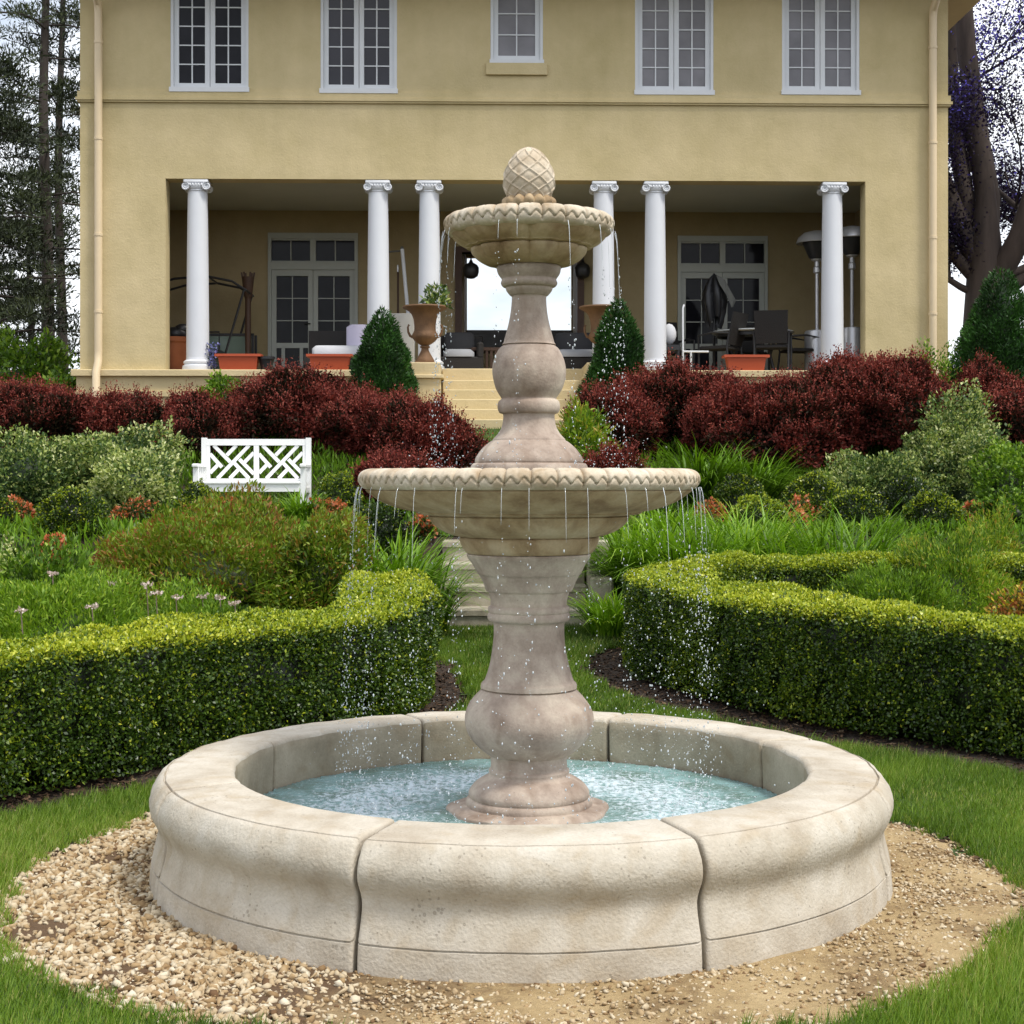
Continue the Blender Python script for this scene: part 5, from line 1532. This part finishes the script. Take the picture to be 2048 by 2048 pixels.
# box hedges -------------------------------------------------------------
def hedge(P, name, label, width, height, seed, n_per_m2, flat_end=None):
    p = Plant(seed); g = p.g
    d = np.diff(P, axis=0); sl = np.hypot(d[:, 0], d[:, 1]); S = np.concatenate([[0], np.cumsum(sl)])
    def at(s):
        i = np.clip(np.searchsorted(S, s, side='right')-1, 0, len(d)-1)
        t = (s-S[i])/sl[i]
        c = P[i]+d[i]*t[:, None]; tn = d[i]/sl[i][:, None]
        return c, np.stack([-tn[:, 1], tn[:, 0]], 1)
    hw = width/2; rad = .10
    per = [('L', height-rad), ('T', width-2*rad), ('R', height-rad), ('cl', rad*1.57), ('cr', rad*1.57)]
    tot = sum(b for a, b in per)
    n = int(S[-1]*tot*n_per_m2)
    s = g.random(n)*S[-1]; q = g.random(n)*tot
    a = np.empty(n); zz = np.empty(n); na = np.empty(n); nz_ = np.empty(n)
    e = 0
    for nm, ln in per:
        k = (q >= e) & (q < e+ln); u = q[k]-e; e += ln
        if nm == 'L': a[k], zz[k], na[k], nz_[k] = -hw, .03+u*(height-rad-.03)/(height-rad), -1, .1
        if nm == 'R': a[k], zz[k], na[k], nz_[k] = hw, .03+u*(height-rad-.03)/(height-rad), 1, .1
        if nm == 'T': a[k], zz[k], na[k], nz_[k] = -hw+rad+u, height, 0, 1
        if nm in ('cl', 'cr'):
            ph_ = u/rad; sg = -1 if nm == 'cl' else 1
            a[k], zz[k], na[k], nz_[k] = sg*(hw-rad+rad*np.cos(ph_)), height-rad+rad*np.sin(ph_), sg*np.cos(ph_), np.sin(ph_)
    dp = .10*g.random(n)**1.6
    a -= na*dp; zz -= nz_*dp
    c, nn = at(s)
    X = np.stack([c[:, 0]+nn[:, 0]*a, c[:, 1]+nn[:, 1]*a, np.zeros(n)], 1)
    # narrower and thinner close to the ground
    N = np.stack([nn[:, 0]*na, nn[:, 1]*na, nz_], 1); N /= np.linalg.norm(N, axis=1)[:, None]
    lum = .030*rn(np.stack([X[:, 0], X[:, 1], zz], 1), 4.5, seed)+.022*rn(np.stack([X[:, 0], X[:, 1], zz], 1), 12, seed+1)
    X[:, 2] = gz(c[:, 1])+zz
    X += N*lum[:, None]
    keep = g.random(n) < np.clip(.35+zz*3.2, 0, 1)*np.clip(.80+.55*rn(np.stack([X[:, 0], X[:, 1], zz], 1), 22, seed+7), .15, 1)
    X, N, zz, dp, nz2, n = X[keep], N[keep], zz[keep], dp[keep], nz_[keep], int(keep.sum())
    V, Q = leaves(X, N, g, .022, .0145, .15, .5, 1.0, .2)
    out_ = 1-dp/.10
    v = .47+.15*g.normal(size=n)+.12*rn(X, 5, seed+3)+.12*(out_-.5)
    flush_lit_top = g.random(n) < np.clip(.012+.95*np.clip(nz2*1.3-.1, 0, 1)*(.4+.6*out_), 0, .9)        # lime new growth, with top light put into the leaf colour
    v = np.where(flush_lit_top, .84+.11*g.normal(size=n)+.06*rn(X, 3, seed+5), np.minimum(v, .70))
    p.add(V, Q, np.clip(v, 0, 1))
    # stray new shoots that stand out of the clipped faces
    m_ = int(S[-1]*95); si = g.integers(n, size=m_); ln_ = .03+.06*g.random(m_)**2
    for q in range(4):
        B = X[si]+(N[si]*.6+np.array([0, 0, .5]))*(ln_*(q+1)/4)[:, None]
        V, Q = leaves(B, N[si], g, .022, .013, .5, .6, .8, .2); p.add(V, Q, np.clip(.72+.14*g.normal(size=m_), 0, 1))
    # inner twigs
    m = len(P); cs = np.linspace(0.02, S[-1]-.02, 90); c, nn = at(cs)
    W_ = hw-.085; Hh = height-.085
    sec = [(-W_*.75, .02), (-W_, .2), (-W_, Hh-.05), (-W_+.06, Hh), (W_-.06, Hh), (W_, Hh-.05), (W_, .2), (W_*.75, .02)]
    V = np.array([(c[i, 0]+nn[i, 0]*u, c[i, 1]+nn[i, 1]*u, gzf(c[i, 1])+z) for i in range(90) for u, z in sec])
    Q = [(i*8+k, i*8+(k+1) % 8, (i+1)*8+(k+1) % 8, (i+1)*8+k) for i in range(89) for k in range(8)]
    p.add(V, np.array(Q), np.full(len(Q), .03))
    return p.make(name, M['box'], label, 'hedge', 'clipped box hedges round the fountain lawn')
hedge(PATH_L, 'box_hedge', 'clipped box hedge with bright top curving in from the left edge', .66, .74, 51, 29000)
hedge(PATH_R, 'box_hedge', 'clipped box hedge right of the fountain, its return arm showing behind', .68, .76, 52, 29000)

# barberries ---------------------------------------------------------------
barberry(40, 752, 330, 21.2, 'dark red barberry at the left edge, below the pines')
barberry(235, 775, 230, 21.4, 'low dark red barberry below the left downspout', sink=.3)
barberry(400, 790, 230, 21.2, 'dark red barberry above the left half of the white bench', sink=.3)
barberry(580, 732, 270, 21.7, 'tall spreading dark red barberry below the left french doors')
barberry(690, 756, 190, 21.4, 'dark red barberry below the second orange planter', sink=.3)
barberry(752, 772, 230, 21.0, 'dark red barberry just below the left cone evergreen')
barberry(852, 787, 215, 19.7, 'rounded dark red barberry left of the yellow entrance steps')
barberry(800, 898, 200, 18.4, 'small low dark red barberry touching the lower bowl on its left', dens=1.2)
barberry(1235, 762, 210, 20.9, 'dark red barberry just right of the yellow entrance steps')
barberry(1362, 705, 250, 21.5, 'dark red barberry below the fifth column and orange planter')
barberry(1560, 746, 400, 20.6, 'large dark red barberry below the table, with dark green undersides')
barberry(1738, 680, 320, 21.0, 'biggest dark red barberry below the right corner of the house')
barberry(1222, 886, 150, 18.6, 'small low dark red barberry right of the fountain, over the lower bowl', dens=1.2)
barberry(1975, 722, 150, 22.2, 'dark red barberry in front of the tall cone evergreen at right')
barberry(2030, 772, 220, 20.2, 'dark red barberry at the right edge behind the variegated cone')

# evergreens -----------------------------------------------------------------
def cone(px, top, wpx, Y, label, base_extra=0.0, sharp=1.0):
    x, y, z = place(px, Y); sd = nseed(); p = Plant(sd); g = p.g
    h = px_z(top, Y)-z; rx = wpx*Y/F/2
    n = int(26000*h*rx)
    t = 1-np.sqrt(g.random(n)*.998); a = g.random(n)*6.283
    D = np.stack([np.cos(a), np.sin(a), t*3], 1)
    f = 1+.15*rn(D, 4.0, sd)+.12*rn(D, 9, sd+1)
    q = 1-.22*g.random(n)**1.5
    prof = np.where(t < .12, .80+t/.12*.2, ((1-t)/.88)**(.66*sharp))
    r = rx*np.maximum(prof, .02)*f*q
    X = np.stack([x+r*np.cos(a), y+r*np.sin(a), z+h*t], 1)
    N = np.stack([np.cos(a), np.sin(a), np.full(n, .5)], 1); N /= np.linalg.norm(N, axis=1)[:, None]
    V, Q = leaves(X, N, g, .07, .020, .45, .7, .7, .1)
    v = .42+.2*rn(D, 5, sd+2)+.16*g.normal(size=n)+.25*(q-.9)
    p.add(V, Q, np.clip(v, 0, 1))
    prof2 = []
    m = MB(); m.lathe([(rx*.62, 0), (rx*.78, h*.1), (rx*.55, h*.4), (rx*.28, h*.72), (.01, h*.95)], 16, (x, y, z))
    p.add(np.array(m.v), np.array(m.f), np.full(len(m.f), .05))
    return p.make('cone_evergreen', M['cone'], label, 'evergreen', 'cone shaped dwarf evergreens in front of the house')
cone(765, 618, 158, 22.6, 'dense dark green cone evergreen beside the urn, left of the steps')
cone(1236, 598, 150, 22.5, 'dense dark green cone evergreen before the fourth column, right of the steps')
cone(2003, 538, 185, 23.0, 'tall dark green cone evergreen beyond the right corner of the house', sharp=.8)

# variegated shrubs
mound('variegated_shrub', 225, 800, 235, 19.0, 'tall variegated cream and green shrub, the peak of the left group', M['varieg'], .045, .03, 1.0, lump=.30, lf=4.2, base=.5, tips=.45, tipv=.88, var=.2)
mound('variegated_shrub', 62, 842, 260, 18.6, 'greyish variegated shrub spreading to the left edge', M['varieg'], .045, .028, 1.0, lump=.30, lf=4.2, base=.45, tips=.3, tipv=.85, var=.2)
mound('variegated_shrub', 262, 868, 190, 17.9, 'yellow cream variegated shrub left of the white bench', M['varieg'], .045, .03, 1.0, lump=.30, lf=4.2, base=.6, tips=.6, tipv=.9, var=.2)
mound('variegated_shrub', 15, 1062, 110, 12.6, 'low pale variegated plant at the left edge behind the hedge', M['varieg'], .03, .02, 1.0, lump=.2, base=.62, tips=.6, tipv=.93, var=.18)
mound('variegated_shrub', 1902, 752, 190, 19.6, 'tall cone of variegated cream foliage in front of the right barberries', M['varieg'], .045, .028, 1.1, lump=.28, lf=4.2, base=.5, tips=.45, tipv=.88, var=.2, depth=.55)
mound('variegated_shrub', 1930, 835, 170, 19.0, 'lower skirt of variegated foliage right of the variegated cone', M['varieg'], .045, .028, 1.1, lump=.3, lf=4.2, base=.5, tips=.4, tipv=.88, var=.2, depth=.5)
mound('variegated_shrub', 1755, 878, 240, 18.8, 'broad low variegated shrub below the biggest barberry', M['varieg'], .042, .024, 1.1, lump=.26, lf=4.5, base=.48, tips=.35, tipv=.85, var=.2, depth=.5)
# clipped box balls
def ball(px, top, wpx, Y, label, **k):
    kw = dict(base=.33, tips=.45, tipv=.78, lump=.06, group='rounded box bushes along the beds'); kw.update(k)
    return mound('box_bush', px, top, wpx, Y, label, M['box'], .026, .018, .9, 'bush', **kw)
ball(145, 968, 150, 15.6, 'dark rounded box bush below the variegated shrubs at left')
ball(676, 934, 95, 17.6, 'rounded box bush just right of the white bench')
ball(395, 950, 75, 16.6, 'small rounded box bush in front of the left bench leg', tips=.6)
ball(1478, 936, 110, 17.2, 'rounded box bush right of the fountain in the back row', tips=.3)
ball(1626, 934, 115, 17.2, 'rounded box bush below the broad low variegated shrub')
ball(1815, 945, 120, 17.4, 'very dark rounded box bush below the variegated cone', tips=.1, base=.22)
ball(1515, 982, 120, 16.0, 'yellow tipped box bush in the front row above the daylilies', tips=.8)
ball(1712, 970, 140, 15.9, 'neat dark box bush in the middle of the front row at right')
ball(1868, 975, 125, 15.8, 'loose box bush in the front row nearest the right edge')
ball(8, 990, 60, 16.2, 'box bush cut by the left edge of the view')
ball(760, 1000, 120, 15.2, 'dark purple green bush under the left side of the lower bowl', base=.16, tips=.08)
# perennials
mound('reddish_spirea', 420, 978, 560, 12.9, 'wide green shrub with rusty red tips in front of the bench', M['spirea'], .055, .016, 1.1, lump=.16, lf=3.4, base=.50, tips=.30, tipv=.86, up=.45, depth=.85, var=.13)
mound('reddish_spirea', 640, 968, 240, 12.6, 'yellow green bush at the right end of the rusty shrub', M['spirea'], .050, .016, 1.1, lump=.16, base=.42, tips=.3, tipv=.74, up=.45, depth=.5, var=.15)
mound('yarrow_plant', 130, 1080, 460, 10.5, 'low bright green feathery plant behind the left hedge', M['fresh'], .042, .011, .8, 'plant', None, .8, .20, 4.5, .50, .22, .88, .6)
mound('yarrow_plant', 405, 1142, 350, 10.5, 'green feathery plant topped with pink flower heads before the rusty shrub', M['fresh'], .042, .011, .8, 'plant', None, .6, .20, 4.5, .45, .18, .85, .6)
mound('yarrow_plant', 95, 1050, 270, 12.0, 'green leafy perennials behind the low feathery plant at left', M['green'], .06, .022, .8, 'plant', None, .5, .24, 4.0, .48, .25, .85, .5)
strap(782, 1065, 150, 13.2, 'daylily clump arching beside the left of the stone steps', 360, .012, .48)
strap(715, 1085, 150, 13.0, 'daylily clump behind the end of the left hedge', 320, .012, .45)
strap(868, 1115, 70, 13.6, 'small daylily clump leaning over the left step ends', 70, .011, .5)
strap(1225, 1175, 120, 13.3, 'low grassy clump at the foot of the stone cheek block', 220, .010, .55)
strap(606, 978, 80, 16.9, 'small grassy clump at the right front leg of the white bench', 160, .010, .5)
strap(1290, 1020, 170, 14.4, 'daylily clump just right of the stone steps', 420, .012, .55)
strap(1395, 1028, 180, 13.9, 'bright daylily clump behind the corner of the right hedge', 420, .012, .58)
strap(1500, 1018, 200, 14.5, 'broad daylily clump below the yellow tipped box bush', 460, .012, .55)
strap(1570, 1060, 150, 13.6, 'darker daylily clump over the return arm of the right hedge', 330, .012, .42)
strap(1690, 1025, 190, 14.0, 'tall daylily clump below the neat dark box bush', 440, .012, .48)
strap(1405, 890, 120, 18.0, 'dark green grassy clump above the first box bush at right', 420, .014, .38)
strap(1500, 905, 130, 18.4, 'small grassy clump beside the dark opening under the barberry', 300, .013, .42)
strap(1340, 1010, 110, 15.2, 'tall grassy clump under the right side of the lower bowl', 260, .012, .52)
mound('goldenrod', 1890, 1030, 340, 12.6, 'big feathery yellow green plant at right behind the hedge', M['fine'], .045, .010, .8, 'plant', None, .7, .22, 4.0, .58, .30, .84, .8)
mound('goldenrod', 1770, 1092, 230, 12.2, 'green feathery plant in front of the return hedge arm', M['fresh'], .045, .010, .8, 'plant', None, .5, .22, 4.0, .50, .2, .85, .8)
mound('goldenrod', 1985, 1005, 160, 14.2, 'loose yellowish plant below the right edge shrubs', M['fine'], .05, .012, .8, 'plant', None, .4, .25, 4.0, .55, .35, .9, .7)
mound('mixed_perennial', 2035, 1140, 130, 10.9, 'red and yellow leaved plant at the right edge above the hedge', M['mixed'], .035, .02, .9, 'plant', base=.5, tips=.5, tipv=.95, var=.25, lump=.2)
mound('green_shrub', 2025, 868, 150, 17.8, 'mid green shrub at the right edge beside the variegated foliage', M['green'], .05, .03, .9, lump=.2, base=.5, tips=.3)
mound('green_shrub', 2025, 965, 130, 16.4, 'lower green shrub at the right edge, below the mid green one', M['green'], .045, .03, .9, lump=.2, base=.35, tips=.3)
mound('pieris_shrub', 1172, 775, 118, 19.4, 'bright green leafy shrub with yellowish tips right of the fountain shaft', M['fine'], .09, .024, .8, lump=.2, base=.5, tips=.4, tipv=.88, up=.6, depth=.4)
mound('green_shrub', 440, 728, 95, 22.9, 'small green shrub at the foot of the leftmost column', M['green'], .07, .045, .8, lump=.25, base=.55, tips=.3)
mound('green_shrub', 60, 636, 200, 26.5, 'large green leafy shrub left of the house below the pines', M['green'], .10, .05, .8, lump=.25, base=.48, tips=.3)
mound('green_shrub', 130, 705, 110, 24.6, 'darker green shrub against the left corner of the house', M['green'], .08, .045, .8, lump=.25, base=.38, tips=.2)
mound('green_shrub', 1835, 664, 150, 23.3, 'sprawling green shrub at the foot of the right downspout', M['green'], .06, .03, .6, lump=.35, base=.5, tips=.5, up=.6)
# azaleas
for px, top, wpx, Y, lab in ((40, 998, 70, 16.4, 'orange azalea near the left edge below the variegated shrubs'), (265, 965, 80, 17.0, 'orange azalea between the left variegated shrub and the bench'),
        (100, 1040, 60, 15.0, 'faded orange azalea below the dark rounded box bush'), (668, 975, 80, 16.8, 'red azalea below the box bush beside the bench'), (445, 985, 90, 16.8, 'orange azalea under the seat of the white bench'),
        (850, 1035, 60, 15.4, 'orange azalea under the left side of the lower bowl'), (1428, 975, 75, 16.9, 'orange azalea right of the lower bowl in the back row'), (1598, 985, 75, 16.8, 'orange azalea between the two right rows of box bushes'),
        (1950, 965, 75, 16.9, 'red orange azalea nearest the right edge'), (1600, 1030, 30, 15.4, 'single orange azalea above the daylilies')):
    mound('azalea', px, top, wpx, Y, lab, M['azalea'], .036, .028, .8, 'flowers', 'orange azaleas dotted in the beds', base=.36, tips=.9, tipv=.78, lump=.25, h=.32, var=.12)
# flower heads: pink yarrow over the low plants, white daisies at the right
def heads(name, pts, rad, label, group):
    for k, (px, py, Y, lab) in enumerate(pts):
        p = Plant(nseed()); g = p.g
        x, z = px_x(px, Y), px_z(py, Y)
        r = rad*(.8+.4*g.random()); n = 26
        a = g.random(n)*6.283; q = np.sqrt(g.random(n))*r
        X = np.stack([x+q*np.cos(a), Y+q*np.sin(a), z+.006*g.normal(size=n)], 1)
        N = np.tile([0, 0, 1.0], (n, 1))+g.normal(size=(n, 3))*.4; N /= np.linalg.norm(N, axis=1)[:, None]
        V, Q = leaves(X, N, g, .02, .02, .1, .6, .8); p.add(V, Q, np.clip(.6+.25*g.normal(size=n), 0, 1))
        m = MB(); z0 = gzf(Y); m.tube([(x, Y, z), (x+.02, Y+.02, (z+z0)/2), (x+.01, Y+.03, z0)], .004, 5, False)
        p.add(np.array(m.v), np.array(m.f), np.full(len(m.f), .0))
        o = p.make(name, M['yarrow'], lab, 'flower', group)
heads('yarrow_flower', [(184, 1214, 9.95, 'largest pale pink flower head low above the left hedge'), (225, 1168, 10.3, 'pale flower head left of the rusty shrub'), (293, 1171, 10.4, 'pink flower head at the left start of the flower row'),
      (312, 1188, 10.3, 'pink flower head second along the flower row'), (352, 1197, 10.3, 'pink flower head in the middle of the flower row'), (405, 1195, 10.35, 'wide pink flower head right of the row middle'),
      (440, 1197, 10.3, 'pink flower head next to the right end of the row'), (470, 1208, 10.2, 'pale flower head ending the row beside the rusty shrub'), (105, 1150, 10.8, 'white flower head on the low green plants at left'), (42, 1222, 9.8, 'small pale flower head near the left edge above the hedge')], .038, '', 'pink yarrow heads above the left hedge')

# ground cover on the beds and bank
def ground_cover():
    p = Plant(900); g = p.g
    n = 150000
    y = 9.2+(22.4-9.2)*g.random(n); x = (g.random(n)*2-1)*(.36*y+.8)
    k = ~is_lawn(x, y) & ~inside_hedges(x, np.minimum(y, 13.9)) | ((y > 15.1) & ~is_lawn(x, y))
    k &= ~((np.abs(x-.03) < .95) & (y > 13.7) & (y < 15.4))
    k &= (dist_path(x, y, PATH_L[::2]) > .25) & (dist_path(x, y, PATH_R[::2]) > .25)
    k &= ~((x > S0-.75) & (x < S1+.75) & (y > 21.7))
    x, y = x[k], y[k]; n = len(x)
    X = np.stack([x, y, gz(y)+.01+.12*g.random(n)*(1+.6*rn(np.stack([x, y, x*0], 1), 1.6, 4))], 1)
    N = g.normal(size=(n, 3))*.5; N[:, 2] = 1; N /= np.linalg.norm(N, axis=1)[:, None]
    V, Q = leaves(X, N, g, .13, .022, .6, .8, .8)
    p.add(V, Q, np.clip(.34+.2*rn(X, 1.5, 6)+.17*g.normal(size=n), 0, 1))
    o = p.make('ground_cover', M['strap'], 'dark green leafy ground cover on the beds and the bank', 'ground cover'); o['kind'] = 'stuff'
ground_cover()

# leafy plant in the urn
def urn_plant(px, label):
    u = U(px, -.70); c = Vector(H(u, -.70, FLOOR+.037+.88))
    p = Plant(nseed()); g = p.g; n = 420
    D = g.normal(size=(n, 3)); D /= np.linalg.norm(D, axis=1)[:, None]; D[:, 2] = np.abs(D[:, 2])
    X = np.array(c)+D*np.array([.20, .2, .36])*(g.random(n)**.5)[:, None]
    V, Q = leaves(X, D, g, .085, .04, .4, .8, .9); p.add(V, Q, np.clip(.5+.25*g.normal(size=n), 0, 1))
    p.make('urn_plant', M['varieg'], label, 'plant')
urn_plant(872, 'leafy grey green plant growing in the rusty urn left of the steps')
def blue_flowers():  # loose clump of blue flowers by the column, not a bush
    p = Plant(nseed()); g = p.g; n = 160
    c = np.array(H(U(422, .1), .1, FLOOR))
    X = c+np.stack([g.normal(size=n)*.05, g.normal(size=n)*.05, .02+.42*g.random(n)], 1)
    N = g.normal(size=(n, 3)); N /= np.linalg.norm(N, axis=1)[:, None]
    V, Q = leaves(X, N, g, .05, .035, .2, .8, .9); p.add(V, Q, np.clip(.5+.3*g.normal(size=n), 0, 1))
    p.make('blue_flower_clump', leaf_mat('blue_petals', [(0, (.03, .06, .03)), (.4, (.12, .13, .35)), (1, (.28, .28, .62))], .3), 'clump of blue flowers standing at the base of the leftmost white column', 'flowers')
blue_flowers()

# ------------------------------------------------------------------ trees
def pine(px, Y, label, h, tr, lowest, seed, spread=3.0, nb=46, lean=0.0, dens=1.0):
    x, y, z = place(px, Y)
    t = empty('pine_tree', (x, y, z), 0, label, 'tree', 'tall pines left of the house')
    g = np.random.default_rng(seed); m = MB()
    pts = [(lean*k/8+.06*math.sin(k*1.3+seed), .05*math.cos(k), h*k/8) for k in range(9)]
    m.tube(pts, [tr*(1-.8*k/8) for k in range(9)], 10)
    p = Plant(seed)
    for b in range(nb):
        f = lowest+(1-lowest)*(b+g.random())/nb
        zz = h*f; L_ = spread*(1-.60*(f-lowest)/(1-lowest))*(.55+.6*g.random()); a = g.random()*6.283
        cx_ = lean*f
        e = np.array([math.cos(a), math.sin(a), .10-.25*g.random()])
        P0 = np.array([cx_, 0, zz]); P1 = P0+e*L_*.5+np.array([0, 0, .05*L_]); P2 = P0+e*L_
        m.tube([P0, P1, P2], [tr*.22*(1-f*.5), tr*.13, tr*.05], 5)
        for q in range(int(2+4*g.random())):
            s = .35+.7*g.random()
            c = P0+e*L_*s+np.array([g.normal()*.32, g.normal()*.32, .12+.16*g.normal()])
            n = int(130*dens); r = .36+.3*g.random()
            X = c+g.normal(size=(n, 3))*np.array([r, r, r*.30])*.50
            N = (X-c)*2.2+g.normal(size=(n, 3))*.5; N[:, 2] += .5; N /= np.linalg.norm(N, axis=1)[:, None]
            V, Q = leaves(X, N, g, .17, .034, .3, .9, .6); p.add(V, Q, np.clip(.45+.2*g.normal()+.2*g.normal(size=n), 0, 1))
    m.build('trunk', M['bark'], t, 60)
    p.make('crown', M['pine'], None, None, parent=t)
pine(92, 38, 'tall pine with a bare lower trunk, nearest the house wall', 17, .19, .22, 301, 2.6, 36)
pine(122, 41, 'slender pine half hidden by the left house corner', 18, .15, .25, 302, 2.2, 26)
pine(-25, 35, 'dark dense pine cut by the left edge', 9.0, .20, .12, 303, 2.4, 52, dens=1.2)
pine(60, 43, 'short bushy pine filling in low between the pine trunks', 7.4, .14, .10, 305, 2.0, 34)
pine(-60, 52, 'tall far pine whose boughs reach in at the top left', 25, .25, .45, 306, 4.0, 18)

def beech():
    x, y, z = place(1968, 36)
    t = empty('beech_tree', (x, y, z), 0, 'massive dark trunked purple leaved beech rising right of the house', 'tree')
    g = np.random.default_rng(77); m = MB(); p = Plant(77)
    m.tube([(0, 0, -.2), (-.03, 0, 1.2), (0, 0, 3.0), (.03, 0, 4.6), (.05, 0, 6.2)], [.72, .54, .47, .38, .18], 16)
    tips = []
    def limb(P0, d, L_, r, depth):
        pts = [np.array(P0)]; dd = np.array(d, float); dd /= np.linalg.norm(dd)
        k = 6
        for i in range(k):
            dd = dd+g.normal(size=3)*.10+np.array([0, 0, .05]); dd /= np.linalg.norm(dd)
            pts.append(pts[-1]+dd*L_/k)
        m.tube(pts, [r*(1-.62*i/k) for i in range(k+1)], 9 if depth < 2 else 5)
        if depth >= 2: tips.extend(pts[2:])
        if depth < 3:
            for c in range(4 if depth < 2 else 3):
                i = 2+g.integers(k-2); nd = dd+g.normal(size=3)*.75; nd[2] = abs(nd[2])*.6+.1
                limb(pts[i], nd, L_*(.45+.25*g.random()), r*.42, depth+1)
    for d, L_, r in (((-.30, -.1, 1.0), 9, .29), ((.12, .1, 1), 10, .32), ((.62, -.1, 1), 8.5, .28), ((-.05, .3, 1), 9, .24), ((1.0, .2, .62), 6, .20), ((-.75, .1, .9), 4.5, .16), ((.35, -.3, .9), 8, .25)):
        limb((d[0]*.15, d[1]*.15, 3.3+1.0*g.random()), d, L_+1, r, 0)
    limb((.3, 0, 2.9), (1, -.1, .75), 4.5, .16, 1); limb((-.3, 0, 3.6), (-1, 0, .5), 1.7, .09, 1); limb((-.3, 0, 5.2), (-1, .1, .45), 2.0, .10, 1); limb((.35, 0, 4.0), (1, .2, .35), 3.2, .12, 1)
    for c in tips:
        n = int(60+70*g.random())
        X = c+g.normal(size=(n, 3))*np.array([.30, .30, .20])
        N = g.normal(size=(n, 3)); N /= np.linalg.norm(N, axis=1)[:, None]
        V, Q = leaves(X, N, g, .08, .05, -.1, .8, .9)
        hz = np.clip((X[:, 2]-5.5)/5, 0, 1)  # more of the painted violet sky tint higher in the crown
        p.add(V, Q, np.clip(.28+.22*g.normal(size=n)+.55*(g.random(n) < .6)*hz, 0, 1))
    m.build('trunk', M['beechbark'], t, 60)
    p.make('crown', M['beech'], None, None, parent=t)
beech()
